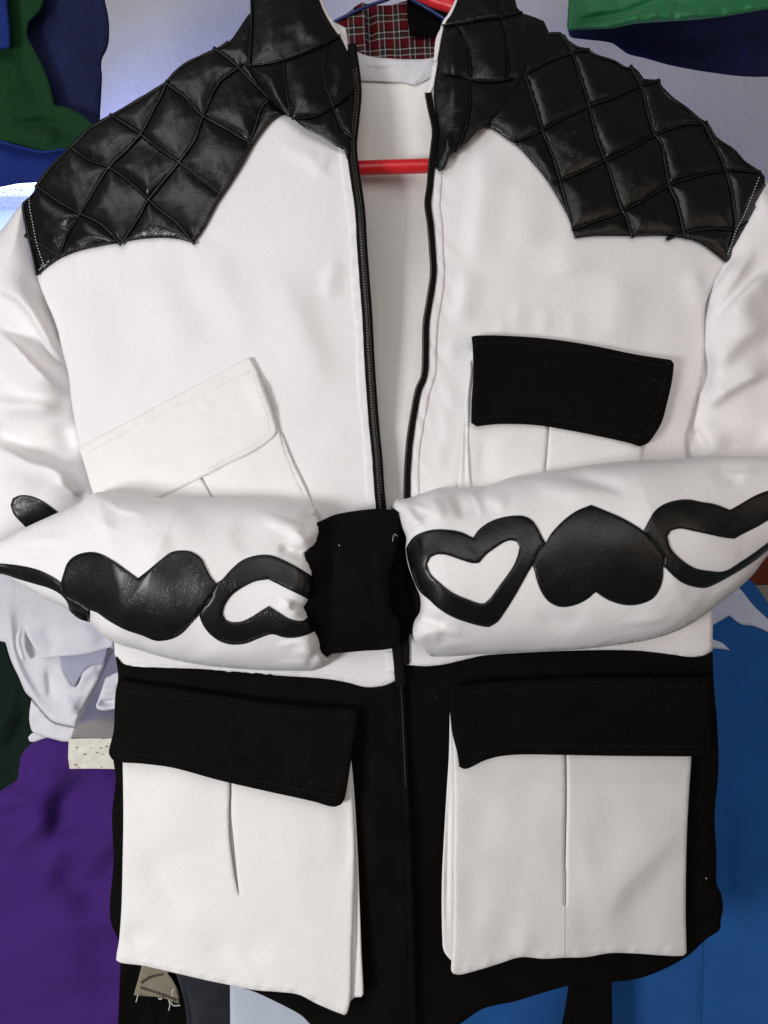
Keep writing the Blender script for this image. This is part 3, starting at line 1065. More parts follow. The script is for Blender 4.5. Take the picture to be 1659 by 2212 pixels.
COLR = tr([(330, -60), (318, 0), (292, 60), (270, 90), (252, 150), (238, 230), (228, 290), (218, 370), (215, 420), (225, 500), (236, 560), (230, 640), (220, 720), (240, 742), (265, 722), (282, 672), (310, 655), (350, 625), (400, 570), (437, 547), (520, 450), (600, 330), (640, 200), (600, 60), (575, 30), (560, -60)], 'B')
CF_R = [(tr([(440, 100), (440, 220), (460, 330)], 'B'), 22, 28, 3.0), (tr([(280, 150), (300, 280), (300, 500)], 'B'), 12, 14, 3.5), (tr([(270, 560), (275, 640), (255, 720)], 'B'), 6, 8, 3.0)]


def collar_r(U, V):
    x = (U - 1040) / 120.0
    return body_base(U, V) - 0.012 + 0.012 * np.clip(x, -1.2, 1.0) ** 2 + folds(U, V, CF_R)


LC_R = [tr(p, 'B') for p in [
    [(250, 110), (330, 98), (420, 80), (510, 70), (600, 50)],
    [(490, -40), (505, 60), (525, 140), (538, 240), (535, 340)],
    [(305, 95), (340, 150), (365, 220), (375, 330), (372, 450), (350, 560), (310, 660)],
    [(262, 318), (330, 325), (395, 345), (470, 350), (560, 335)]]]
cr_ = quilt('collar', COLR, LC_R, collar_r, J, 5, 3.6, 27, tuckw=5)
tag(cr_, 'standing leather collar side beside the smooth zip edge')
# white edge of the collar lining
le = tr([(1372, -60), (1384, 0), (1410, 60), (1446, 118), (1488, 178), (1520, 258), (1538, 320)], 'A')
ribbon('collar_lining_edge', le, 9, lambda U, V: collar_l(U, V) + .004, M['white'], J, lift=.001, bulge=.002, wob=.35, seed=8)
le = tr([(322, -40), (312, 4), (284, 64), (262, 95), (244, 150), (230, 225), (222, 262)], 'B')
ribbon('collar_lining_edge', le, 7, lambda U, V: collar_r(U, V) + .004, M['white'], J, lift=.001, bulge=.002, wob=.3, seed=9)
le = tr([(222, 285), (214, 330), (204, 370), (192, 400)], 'B')
ribbon('collar_lining_edge', le, 13, lambda U, V: collar_r(U, V) + .004, M['white'], J, lift=.001, bulge=.003, wob=.3, seed=10)


# ---- zips
def zip_h(U, V):
    return body_base(U, V) + ripple(U, V, 1.5, 260, 3, (1, .45))


zl = ribbon('zipper_tape', [(757, 95)] + [p for p in ZL if 140 <= p[1] < 1500], 23, lambda U, V: zip_h(U, V) - .001, M['zip_tape'], J, lift=.002, bulge=.0004, nseg=8)
zr = ribbon('zipper_tape', [p for p in ZR if 195 <= p[1]], 15, lambda U, V: zip_h(U, V) - .001, M['zip_tape'], J, lift=.002, bulge=.0004, nseg=8)


def teeth(line, off, parent, w=6.0, pitch=4.6, v0=0, v1=9999, two=True):
    P = spline(line, False, 1.5)
    P = P[(P[:, 1] > v0) & (P[:, 1] < v1)]
    seg = np.linalg.norm(np.diff(P, axis=0), axis=1)
    cum = np.concatenate([[0], np.cumsum(seg)])
    verts, faces = [], []
    for s in np.arange(0, cum[-1] - 3, pitch):
        pa = np.array([np.interp(s, cum, P[:, 0]), np.interp(s, cum, P[:, 1])])
        pb = np.array([np.interp(s + 2, cum, P[:, 0]), np.interp(s + 2, cum, P[:, 1])])
        t = (pb - pa) / 2
        nn = np.array([-t[1], t[0]])
        c = pa + nn * off
        b0 = len(verts)
        for dz in (0.0004, -0.0022):
            for a, b2 in ((-1, -1), (1, -1), (1, 1), (-1, 1)):
                k = .8 if dz < 0 else 1
                q = c + nn * a * w / 2 * k + t * b2 * pitch * .30 * k
                y = zip_h(q[0], q[1]) - .0028 + dz
                verts.append(world_pts(q[0], q[1], y))
        for f in ((4, 5, 6, 7), (0, 4, 7, 3), (1, 2, 6, 5), (0, 1, 5, 4), (3, 7, 6, 2)):
            faces.append(tuple(b0 + i for i in f))
    o = mesh_obj('zipper_teeth', verts, faces, M['teeth'], parent, smooth=False)
    o['kind'] = 'stuff'
    return o


teeth(ZL, 1.5, zl, 6.5, 6.2, 150, 1100)
ribbon('zipper_tape', [p for p in ZL if 1480 <= p[1]], 16, skirt_h, M['black'], J, lift=.0008, bulge=.0004)
teeth(ZR, 5.5, zr, 5.0, 6.2, 200, 1080)
stitches('zipper_stitching', [[(u + 4, v) for u, v in ZL if 140 < v < 1100]], lambda U, V: zip_h(U, V) - .0047, M['thread_grey'], zl, 2.2, 2.6, .7, .0004)
stitches('zipper_stitching', [[(u, v) for u, v in ZL if 1400 < v < 1900]], lambda U, V: zip_h(U, V) - .0052, M['thread_grey'], zl, 2.0, 2.6, .6, .0004)

# ---- chest pockets
FLAP_L = tr([(340, 848), (1060, 466), (1075, 462), (1092, 478), (1125, 550), (1165, 650), (1188, 730), (1196, 770), (1190, 795), (1165, 822), (1100, 865), (1000, 915), (860, 985), (720, 1052), (600, 1100), (450, 1150), (410, 1070), (365, 925)], 'C')
FLF = [(tr([(380, 872), (700, 700), (1090, 515)], 'C'), 4, 4, -1.1), (tr([(1070, 520), (1110, 600), (1150, 690), (1165, 770)], 'C'), 4, 4, -.8),
       (tr([(860, 640), (900, 680), (930, 650)], 'C'), 8, 12, 1.0), (tr([(1060, 850), (950, 910), (800, 990)], 'C'), 8, 8, 1.2), (tr([(1080, 520), (1120, 600), (1180, 760)], 'C'), 20, 14, 5.0)]


def flap_l_h(U, V):
    return body(U, V) - 0.006 + folds(U, V, FLF) + ripple(U, V, .9, 60, 41) + pucker(U, V, tr([(380, 872), (700, 700), (1090, 515)], 'C'), 34, 14, .35, 6)


BAG_L = tr([(420, 960), (800, 860), (1180, 700), (1205, 770), (1250, 900), (1300, 1015), (1345, 1105), (1400, 1300), (480, 1300)], 'C')
PLEAT_CL = tr([(868, 965), (880, 985), (898, 1020), (918, 1064), (960, 1180), (952, 1180), (912, 1064), (892, 1020), (870, 985)], 'C')
cpl = sheet('chest_pocket', BAG_L, lambda U, V: body(U, V) - 0.0035 + ripple(U, V, .8, 80, 42), M['pocket'], J, 5.5, holes=[PLEAT_CL], thick=.002)
tag(cpl, 'white chest pocket with white flap')
sheet('pleat_backing', tr([(830, 940), (980, 940), (1010, 1240), (830, 1240)], 'C'), ontop(.0007), M['pocket'], cpl, 9, thick=.0005)
BELL_L = tr([(1200, 760), (1222, 800), (1265, 905), (1318, 1015), (1352, 1100), (1420, 1290), (1380, 1290), (1325, 1100), (1290, 1015), (1240, 900)], 'C')
sheet('pocket_gusset', BELL_L, ontop(.0030), M['pocket'], cpl, 4, thick=.002)
sheet('pocket_flap', FLAP_L, flap_l_h, M['pocket'], cpl, 5, thick=.004, roll=.0015)
stitches('flap_stitching', [tr([(385, 868), (700, 702), (1088, 517), (1112, 600), (1150, 690), (1165, 765), (1130, 815), (900, 940)], 'C')], lambda U, V: flap_l_h(U, V), M['thread_off'], cpl, 5, 3.5, 1.5, .0008)

FLAP_R = tr([(378, 372), (390, 366), (500, 365), (700, 378), (900, 408), (1080, 445), (1240, 470), (1253, 488), (1245, 560), (1225, 650), (1200, 740), (1165, 800), (1140, 830), (1105, 845), (1060, 830), (950, 805), (800, 775), (650, 752), (500, 748), (400, 758), (376, 742), (378, 650), (385, 540), (383, 420)], 'D')


def flap_r_h(U, V):
    x = (U - 1235) / 220
    return body(U, V) - 0.009 - 0.004 * x * x + folds(U, V, [(tr([(400, 400), (800, 430), (1230, 510)], 'D'), 4, 4, -1.0), (tr([(420, 730), (800, 745), (1090, 805)], 'D'), 4, 4, -.9)]) + ripple(U, V, 1.0, 90, 44)


BAG_R = tr([(376, 430), (360, 560), (352, 700), (345, 860), (322, 1030), (300, 1150), (1130, 1150), (1118, 840), (1225, 600), (1230, 500)], 'D')
PLEAT_CR = tr([(708, 740), (716, 740), (708, 850), (700, 945), (690, 1100), (684, 1100), (693, 945), (702, 850)], 'D')
cpr = sheet('chest_pocket', BAG_R, lambda U, V: body(U, V) - 0.0035 + ripple(U, V, .8, 80, 45) + folds(U, V, [(tr([(440, 780), (430, 900), (420, 1010)], 'D'), 14, 26, -2.0)]), M['pocket'], J, 5.5, holes=[PLEAT_CR], thick=.002)
tag(cpr, 'white chest pocket under a black flap')
sheet('pleat_backing', tr([(650, 720), (760, 720), (740, 1140), (640, 1140)], 'D'), ontop(.0007), M['pocket'], cpr, 9, thick=.0005)
sheet('pocket_gusset', tr([(372, 470), (380, 520), (368, 640), (364, 760), (366, 900), (378, 1020), (390, 1150), (300, 1150), (330, 900), (338, 760), (352, 600)], 'D'), lambda U, V: body(U, V) - .0062 + folds(U, V, [(tr([(352, 600), (352, 800), (350, 1040)], 'D'), 4, 4, -3.0)]), M['pocket'], cpr, 4, thick=.002)
frl = sheet('pocket_flap', FLAP_R, flap_r_h, M['black'], cpr, 5, thick=.005, roll=.0018)
tag(frl, 'black flap')

# ---- hip pockets
HBAG_L = tr([(528, 100), (530, 175), (533, 400), (530, 600), (525, 800), (515, 940), (505, 1000), (502, 1030), (520, 1042), (620, 1055), (750, 1085), (880, 1115), (1000, 1140), (1100, 1160), (1200, 1168), (1290, 1180), (1370, 1220), (1440, 1250), (1488, 1268), (1500, 1258), (1515, 1190), (1520, 1000), (1530, 700), (1530, 500), (1520, 250), (1512, 100)], 'G')
HP_L = tr([(990, 230), (1000, 275), (999, 400), (1008, 500), (1018, 600), (1026, 680), (1034, 752), (1018, 690), (1004, 600), (992, 500), (989, 400), (993, 275)], 'G')
HLF = [(tr([(600, 560), (700, 700), (850, 880)], 'G'), 35, 35, -4.59), (tr([(850, 1000), (980, 980), (1200, 1010)], 'G'), 29, 35, -3.35),
       (tr([(540, 960), (600, 920), (640, 980)], 'G'), 29, 24, -3.82), (tr([(1480, 300), (1500, 480), (1490, 700)], 'G'), 27, 16, -3.07),
       (tr([(1000, 900), (1050, 1060), (1130, 1150)], 'G'), 16, 16, 1.53), (tr([(620, 250), (700, 400), (760, 600)], 'G'), 54, 67, 3.82)]


def hip_l_h(U, V):
    t = np.clip((V - 1640) / 560, 0, 1)
    return skirt_h(U, V) - 0.009 - 0.012 * t * np.clip((U - 250) / 500, 0, 1) + folds(U, V, HLF) + ripple(U, V, 1.2, 150, 51) + pucker(U, V, HBAG_L[8:19], 40, 18, .8, 7)


hpl = sheet('hip_pocket', HBAG_L, hip_l_h, M['pocket'], J, 6, holes=[HP_L], thick=.002, roll=.0012)
tag(hpl, 'large white pleated hip pocket whose lower corner droops')
sheet('pleat_backing', tr([(930, 190), (1080, 190), (1100, 800), (930, 800)], 'G'), lambda U, V: hip_l_h(U, V) + .006, M['pocket'], hpl, 9, thick=.0005)
GUS_L = tr([(1516, 150), (1530, 300), (1545, 560), (1553, 760), (1562, 1000), (1570, 1175), (1562, 1190), (1532, 1191), (1512, 1210), (1500, 1000), (1505, 600), (1500, 200)], 'G')
sheet('pocket_gusset', GUS_L, lambda U, V: hip_l_h(U, V) + .005 + folds(U, V, [(tr([(1527, 300), (1536, 800), (1540, 1130)], 'G'), 4, 4, -4.0)]), M['pocket'], hpl, 4, thick=.002)
HF_L = [(255, 1469), (425, 1494), (575, 1516), (690, 1527), (765, 1531), (772, 1540), (772, 1566), (760, 1634), (745, 1724), (737, 1738), (720, 1743), (675, 1731), (575, 1709), (475, 1686), (375, 1659), (310, 1650), (250, 1645), (239, 1636), (235, 1624), (245, 1579), (249, 1500)]


def hipflap_l(U, V):
    d = (V - 1469 - (U - 255) * .15) / 175
    return skirt_h(U, V) - 0.012 - 0.014 * np.clip(d, 0, 1) + ripple(U, V, 1.0, 110, 55) + folds(U, V, [([(265, 1490), (500, 1520), (750, 1552)], 4, 4, -1.0), ([(262, 1632), (400, 1650), (715, 1722)], 4, 4, -1.0), ([(750, 1560), (735, 1700)], 4, 4, -.9)])


tag(sheet('pocket_flap', HF_L, hipflap_l, M['black'], hpl, 6, thick=.006, roll=.002), 'black flap')
stitches('hem_stitching', [tr([(515, 1020), (620, 1040), (750, 1068), (880, 1098), (1000, 1122), (1100, 1143), (1200, 1150), (1290, 1162), (1370, 1200), (1480, 1250)], 'G')], hip_l_h, M['thread_off'], hpl, 4.5, 3, 1.2, .0006)

HBAG_R = tr([(296, 60), (302, 300), (300, 600), (300, 850), (295, 1000), (290, 1072), (300, 1090), (330, 1093), (420, 1070), (500, 1045), (590, 1018), (690, 1025), (780, 1020), (870, 1018), (980, 1000), (1100, 1003), (1200, 1010), (1290, 1012), (1307, 1000), (1303, 800), (1308, 500), (1318, 300), (1328, 150), (1330, 60)], 'H')
HP_R = tr([(782, 110), (788, 145), (790, 350), (787, 500), (784, 640), (782, 800), (780, 640), (781, 500), (783, 350), (782, 145)], 'H')
HRF = [(tr([(1320, 420), (1150, 580), (1020, 720), (900, 900)], 'H'), 70, 30, 7.00), (tr([(380, 300), (430, 420), (400, 600)], 'H'), 44, 36, -1.69), (tr([(330, 640), (390, 760), (360, 950)], 'H'), 40, 26, -1.33),
       (tr([(600, 200), (620, 300), (560, 420)], 'H'), 68, 50, -1.09), (tr([(560, 800), (530, 900), (540, 1000)], 'H'), 34, 34, -1.45), (tr([(620, 880), (600, 960), (590, 1010)], 'H'), 26, 26, 0.97),
       (tr([(870, 700), (870, 850), (860, 1000)], 'H'), 20, 50, -0.72)]


def hip_r_h(U, V):
    t = np.clip((V - 1630) / 460, 0, 1)
    return skirt_h(U, V) - 0.006 - 0.010 * t * np.clip((1480 - U) / 500, 0, 1) + folds(U, V, HRF) + ripple(U, V, 1.2, 150, 61) + pucker(U, V, HBAG_R[7:18], 40, 18, .8, 8)


hpr = sheet('hip_pocket', HBAG_R, hip_r_h, M['pocket'], J, 6, holes=[HP_R], thick=.002, roll=.0012)
tag(hpr, 'large white pleated hip pocket hanging straight')
sheet('pleat_backing', tr([(730, 80), (840, 80), (840, 900), (730, 900)], 'H'), lambda U, V: hip_r_h(U, V) + .005, M['pocket'], hpr, 9, thick=.0005)
ribbon('pleat_seam', tr([(781, 640), (780, 1015)], 'H'), 2.0, hip_r_h, M['thread_off'], hpr, lift=.0002, bulge=.0003)
GUS_R = tr([(285, -60), (280, 150), (272, 280), (262, 450), (250, 700), (253, 960), (262, 998), (292, 1035), (310, 1020), (310, 600), (310, 200), (296, 30)], 'H')
sheet('pocket_gusset', GUS_R, lambda U, V: hip_r_h(U, V) + .004 + folds(U, V, [(tr([(285, 200), (275, 500), (270, 950)], 'H'), 4, 4, -3.0)]), M['pocket'], hpr, 4, thick=.002)
HF_R = [(968, 1492), (980, 1482), (1080, 1472), (1250, 1465), (1400, 1462), (1528, 1463), (1534, 1480), (1538, 1560), (1535, 1628), (1522, 1634), (1494, 1634), (1329, 1633), (1222, 1631), (1129, 1630), (1079, 1634), (1044, 1644), (1014, 1659), (1002, 1661), (992, 1656), (987, 1624), (977, 1584), (972, 1540)]


def hipflap_r(U, V):
    d = (V - 1470) / 165
    return skirt_h(U, V) - 0.009 - 0.012 * np.clip(d, 0, 1) + ripple(U, V, 1.0, 110, 65) + folds(U, V, [([(985, 1500), (1250, 1484), (1520, 1482)], 4, 4, -1.0), ([(1010, 1640), (1080, 1615), (1300, 1612), (1515, 1614)], 4, 4, -1.0)])


tag(sheet('pocket_flap', HF_R, hipflap_r, M['black'], hpr, 6, thick=.006, roll=.002), 'black flap')
stitches('hem_stitching', [tr([(310, 1070), (420, 1052), (500, 1027), (590, 1001), (690, 1008), (870, 1001), (980, 983), (1200, 993), (1290, 996)], 'H')], hip_r_h, M['thread_off'], hpr, 4.5, 3, 1.2, .0006)

# top-stitching on the black flaps
M['thread_dark'] = cloth('thread_dark', (0.011, 0.0095, 0.0085), var=0.1, rough=0.7, spec=0.2)
stitches('flap_stitching', [tr([(395, 402), (500, 394), (700, 406), (900, 436), (1080, 472), (1225, 500)], 'D'), tr([(400, 725), (500, 716), (650, 720), (800, 742), (950, 772), (1090, 806), (1150, 770), (1190, 650), (1220, 520)], 'D')], lambda U, V: flap_r_h(U, V) - .0003, M['thread_dark'], cpr, 5, 3.5, 1.6, .0009)
stitches('flap_stitching', [[(268, 1492), (425, 1512), (575, 1532), (690, 1544), (752, 1548), (740, 1640), (725, 1718), (675, 1712), (575, 1690), (475, 1667), (375, 1640), (262, 1626)]], lambda U, V: hipflap_l(U, V) - .0003, M['thread_dark'], hpl, 5, 3.5, 1.6, .0009)
stitches('flap_stitching', [[(985, 1500), (1080, 1490), (1250, 1483), (1510, 1482)], [(1005, 1640), (1044, 1624), (1079, 1614), (1129, 1610), (1222, 1611), (1515, 1613)]], lambda U, V: hipflap_r(U, V) - .0003, M['thread_dark'], hpr, 5, 3.5, 1.6, .0009)

# ---- upper sleeves
USL = [(52, 436), (64, 500), (84, 592), (112, 640), (140, 700), (168, 780), (178, 860), (190, 930), (205, 990), (222, 1050), (230, 1090), (100, 1150), (0, 1200), (-150, 1250), (-190, 1000), (-140, 700), (-60, 550), (0, 500), (30, 460)]
USF = [(tr([(-100, 520), (0, 545), (110, 600), (215, 725), (330, 915), (440, 1070)], 'U'), 9, 42, 27.89),
       (tr([(-60, 800), (80, 890), (250, 1070), (450, 1235)], 'U'), 46, 8, 27.89),
       (tr([(-100, 1250), (60, 1290), (220, 1300), (430, 1325)], 'U'), 26, 16, 13.85),
       (tr([(-100, 1560), (60, 1600), (200, 1665), (330, 1700), (450, 1775), (570, 1850)], 'U'), 50, 12, 27.89),
       (tr([(340, 1750), (430, 1830), (530, 1890)], 'U'), 10, 12, 9.29),
       (tr([(430, 1380), (420, 1480), (480, 1620)], 'U'), 26, 20, -9.00),
       (tr([(-80, 1440), (60, 1500), (200, 1580)], 'U'), 18, 18, -9.00)]
USLp = spline(USL, True, 10)


def usl_h(U, V):
    d = seg_dist(U, V, USLp, True)
    q = np.clip(1 - d / 70, 0, 1)
    y = 0.090 - 0.036 * np.sqrt(np.clip(1 - q * q, 0, 1)) + folds(U, V, USF) + ripple(U, V, 1.5, 120, 71)
    d = seg_dist(U, V, np.array((SHL[-2:] + ARL)))
    ins = inside(np.atleast_1d(U), np.atleast_1d(V), [np.array(left_out)])
    k = np.where(ins, np.clip(d / 12, 0, 1), 0)
    return y + (np.maximum(y, body_base(U, V) + .011) - y) * k * k * (3 - 2 * k)


usl = sheet('upper_sleeve', USL, usl_h, M['sleeve'], J, 6, skirt=lambda U, V, Y: Y + 0.05)
tag(usl, 'white draped upper sleeve with the tip of a black patch')
sheet('heart_patch', tr([(45, 150), (55, 120), (85, 107), (130, 110), (180, 130), (230, 165), (262, 192), (240, 240), (140, 290), (110, 245), (60, 190)], 'E'), lambda U, V: usl_h(U, V) - .0018, M['leather_patch'], usl, 5, thick=.0015, roll=.0006)

USR = [(1634, 380), (1700, 420), (1790, 540), (1830, 760), (1820, 1060), (1500, 1060), (1462, 1000), (1466, 930), (1486, 860), (1500, 800), (1503, 750), (1503, 700), (1514, 650), (1518, 600), (1538, 572), (1562, 515), (1592, 448)]
URF = [(tr([(1560, 0), (1480, 110), (1420, 200), (1385, 290)], 'D'), 7, 10, 9.13), (tr([(1600, -20), (1520, 110), (1440, 230), (1395, 320)], 'D'), 7, 16, 10.53),
       (tr([(1720, 80), (1600, 150), (1520, 230), (1440, 330)], 'D'), 12, 46, 18.43),
       (tr([(1720, 280), (1560, 360), (1460, 460), (1400, 560)], 'D'), 50, 26, 15.80),
       (tr([(1390, 400), (1400, 520), (1372, 640)], 'D'), 16, 14, -9.00),
       (tr([(1380, 690), (1430, 640), (1560, 560), (1700, 500)], 'D'), 12, 40, 15.80),
       (tr([(1310, 760), (1360, 810), (1400, 880)], 'D'), 16, 14, -9.00),
       (tr([(1420, 860), (1520, 840), (1700, 830)], 'D'), 18, 30, -9.00)]
USRp = spline(USR, True, 10)


def usr_h(U, V):
    d = seg_dist(U, V, USRp, True)
    q = np.clip(1 - d / 70, 0, 1)
    y = 0.066 - 0.034 * np.sqrt(np.clip(1 - q * q, 0, 1)) + folds(U, V, URF) + ripple(U, V, 1.5, 120, 73)
    d = seg_dist(U, V, np.array((SHR[-3:] + ARR)))
    ins = inside(np.atleast_1d(U), np.atleast_1d(V), [np.array(right_out)])
    k = np.where(ins, np.clip(d / 12, 0, 1), 0)
    return y + (np.maximum(y, body_base(U, V) + .011) - y) * k * k * (3 - 2 * k)


usr = sheet('upper_sleeve', USR, usr_h, M['sleeve'], J, 6, skirt=lambda U, V, Y: Y + 0.05)
tag(usr, 'white upper sleeve creased at the armhole')

# ---- forearms, folded across the front
TOP_L = tr([(-240, 420), (-120, 360), (0, 300), (100, 250), (220, 195), (340, 140), (400, 100), (440, 92), (520, 100), (650, 115), (800, 118), (1000, 115), (1150, 122), (1300, 140), (1345, 152)], 'E')
END_L = tr([(1362, 190), (1384, 235), (1380, 285), (1362, 325), (1325, 362), (1345, 405), (1356, 450), (1354, 520), (1338, 565), (1318, 590), (1330, 615), (1340, 640), (1362, 690), (1382, 740), (1388, 785), (1425, 822)], 'E')
BOT_L = tr([(1420, 836), (1370, 860), (1330, 868), (1200, 866), (1050, 858), (860, 838), (700, 805), (600, 775), (500, 745), (440, 710), (385, 655), (300, 605), (180, 545), (80, 490), (0, 450), (-240, 470)], 'E')
FAL = TOP_L + END_L + BOT_L
FFL = [(tr([(1380, 260), (1310, 300), (1250, 250), (1120, 210)], 'E'), 16, 10, 6.00), (tr([(1330, 362), (1270, 350), (1200, 320)], 'E'), 9, 14, -7.20),
       (tr([(1335, 585), (1270, 610), (1210, 560)], 'E'), 10, 12, 5.40), (tr([(1325, 610), (1290, 590), (1240, 590)], 'E'), 7, 7, -4.80),
       (tr([(1420, 830), (1350, 790), (1260, 770)], 'E'), 12, 16, 4.80), (tr([(1385, 770), (1345, 820), (1330, 868)], 'E'), 8, 10, -4.80),
       (tr([(900, 250), (700, 200), (500, 220)], 'E'), 40, 50, 3.60), (tr([(1000, 200), (1090, 280), (1000, 340)], 'E'), 30, 30, -3.00),
       (tr([(560, 300), (640, 330), (760, 300)], 'E'), 30, 24, 2.40), (tr([(820, 780), (1000, 800), (1200, 800)], 'E'), 16, 24, 2.40)]
FFL += [(tr([(1375, 250), (1290, 235), (1190, 200), (1100, 190)], 'E'), 4, 9, 2.4), (tr([(1340, 160), (1270, 190), (1180, 180)], 'E'), 5, 9, 2.0), (tr([(1380, 750), (1290, 740), (1180, 760)], 'E'), 4, 8, 2.2),
        (tr([(1400, 820), (1300, 830), (1180, 825)], 'E'), 4, 8, 2.2), (tr([(60, 330), (200, 300), (330, 310)], 'E'), 5, 14, 2.4), (tr([(20, 370), (150, 360), (280, 380)], 'E'), 5, 10, 1.8),
        (tr([(430, 110), (520, 170), (640, 190)], 'E'), 5, 14, 2.2), (tr([(360, 150), (420, 220), (520, 270)], 'E'), 5, 14, 2.0), (tr([(1320, 600), (1250, 570), (1190, 540)], 'E'), 4, 7, 2.0)]
TLs, BLs = spline(TOP_L, False, 14), spline(BOT_L, False, 14)
ELs = spline(END_L, False, 8)


def fal_h(U, V):
    a, c = seg_dist(U, V, TLs), seg_dist(U, V, BLs)
    t = a / (a + c + 1e-6)
    e = seg_dist(U, V, ELs)
    prof = np.clip(4 * t * (1 - t), 0, 1) ** .36 * np.clip(a + c, 0, 330) / 330
    q = np.clip(1 - e / 46, 0, 1)
    prof = prof * (0.72 + 0.28 * np.sqrt(1 - q * q))
    return 0.006 - 0.074 * prof + folds(U, V, FFL) + ripple(U, V, 2.0, 150, 81)


fal = sheet('forearm_sleeve', FAL, fal_h, M['sleeve'], J, 5.5, skirt=lambda U, V, Y: Y + 0.02, corner=55)
tag(fal, 'white folded forearm sleeve with a wavy black heart chain, at left of the cuff')


def fold_patch(hf):
    return lambda U, V: hf(U, V) - .0020


def patch(outline, crop, hf, parent, holes=(), label=None, corner=34):
    o = sheet('heart_patch', tr(outline, crop), fold_patch(hf), M['leather_patch'], parent, 5, holes=[tr(h, crop) for h in holes], thick=.0018, roll=.0008, corner=corner)
    return o


patch([(-120, 400), (0, 402), (80, 410), (150, 425), (200, 445), (262, 485), (290, 540), (340, 570), (387, 600), (388, 625), (385, 655), (340, 640), (300, 607), (290, 570), (260, 535), (215, 510), (150, 490), (80, 470), (0, 445), (-120, 440)], 'E', fal_h, fal)
patch([(262, 485), (275, 440), (290, 400), (320, 370), (360, 355), (400, 352), (440, 362), (490, 390), (540, 425), (595, 465), (640, 430), (700, 380), (740, 352), (790, 345), (830, 352), (870, 380), (890, 420), (915, 465), (935, 488), (938, 510), (900, 560), (866, 606), (855, 628), (830, 655), (790, 700), (750, 725), (710, 735), (670, 735), (610, 712), (540, 688), (470, 650), (420, 615), (387, 602), (330, 566), (285, 535)], 'E', fal_h, fal)
OH_L = [(935, 488), (960, 470), (1000, 425), (1050, 385), (1110, 366), (1170, 366), (1230, 388), (1300, 425), (1352, 458), (1352, 520), (1337, 558), (1280, 530), (1220, 500), (1160, 470), (1100, 480), (1040, 510), (1000, 540), (970, 585), (962, 620), (975, 645), (1000, 655), (1040, 652), (1080, 635), (1120, 610), (1160, 585), (1200, 610), (1250, 640), (1290, 650), (1312, 648), (1334, 630), (1345, 650), (1362, 692), (1340, 705), (1280, 722), (1230, 722), (1175, 708), (1120, 725), (1060, 748), (1000, 752), (950, 738), (905, 705), (875, 665), (860, 624), (870, 600), (905, 556)]
patch(OH_L, 'E', fal_h, fal)

TOP_R = tr([(30, 290), (50, 262), (80, 255), (120, 248), (170, 230), (240, 210), (350, 208), (420, 205), (480, 185), (540, 165), (620, 150), (740, 130), (900, 108), (1000, 98), (1120, 90), (1280, 85), (1400, 75), (1550, 72), (1659, 75), (1900, 90)], 'F')
BOT_R = tr([(1900, 330), (1760, 420), (1659, 502), (1590, 590), (1500, 670), (1410, 740), (1340, 790), (1250, 835), (1150, 865), (1000, 890), (840, 908), (600, 922), (400, 932), (215, 940)], 'F')
END_R = tr([(190, 930), (145, 880), (128, 860), (134, 800), (160, 755), (160, 690), (140, 640), (110, 560), (95, 480), (98, 430), (80, 380), (62, 320)], 'F')
FAR = TOP_R + BOT_R + END_R
FFR = [(tr([(80, 260), (120, 330), (180, 390)], 'F'), 14, 10, 5.20), (tr([(280, 220), (320, 280), (350, 350)], 'F'), 10, 22, -5.85), (tr([(190, 240), (230, 300), (250, 360)], 'F'), 18, 14, 4.55),
       (tr([(430, 215), (480, 260), (540, 300)], 'F'), 16, 26, 4.55), (tr([(720, 140), (850, 170), (980, 205), (1080, 240)], 'F'), 12, 20, -5.20), (tr([(640, 180), (760, 215), (900, 240)], 'F'), 20, 24, 3.25),
       (tr([(1420, 100), (1480, 150), (1560, 190)], 'F'), 18, 26, -3.25), (tr([(640, 760), (780, 790), (900, 740)], 'F'), 22, 22, -2.60), (tr([(130, 870), (190, 850), (260, 870)], 'F'), 12, 16, 5.20),
       (tr([(160, 760), (200, 780), (280, 800)], 'F'), 10, 12, -3.90)]
FFR += [(tr([(60, 275), (140, 290), (230, 330)], 'F'), 4, 9, 2.2), (tr([(100, 400), (160, 350), (210, 330)], 'F'), 4, 8, 2.0), (tr([(360, 215), (400, 270), (420, 340)], 'F'), 5, 10, 2.4), (tr([(150, 840), (240, 830), (340, 850)], 'F'), 4, 9, 2.2),
        (tr([(200, 920), (300, 890), (420, 890)], 'F'), 4, 9, 2.0), (tr([(1640, 130), (1540, 150), (1440, 140)], 'F'), 5, 12, 2.2), (tr([(1600, 560), (1480, 640), (1380, 700)], 'F'), 5, 14, 2.2), (tr([(1000, 800), (1150, 790), (1280, 760)], 'F'), 5, 14, 2.0)]
TRs, BRs, ERs = spline(TOP_R, False, 14), spline(BOT_R, False, 14), spline(END_R, False, 8)


def far_h(U, V):
    a, c = seg_dist(U, V, TRs), seg_dist(U, V, BRs)
    t = a / (a + c + 1e-6)
    e = seg_dist(U, V, ERs)
    prof = np.clip(4 * t * (1 - t), 0, 1) ** .36 * np.clip(a + c, 0, 360) / 360
    q = np.clip(1 - e / 50, 0, 1)
    prof = prof * (0.70 + 0.30 * np.sqrt(1 - q * q))
    return 0.008 - 0.080 * prof + folds(U, V, FFR) + ripple(U, V, 2.0, 160, 91)


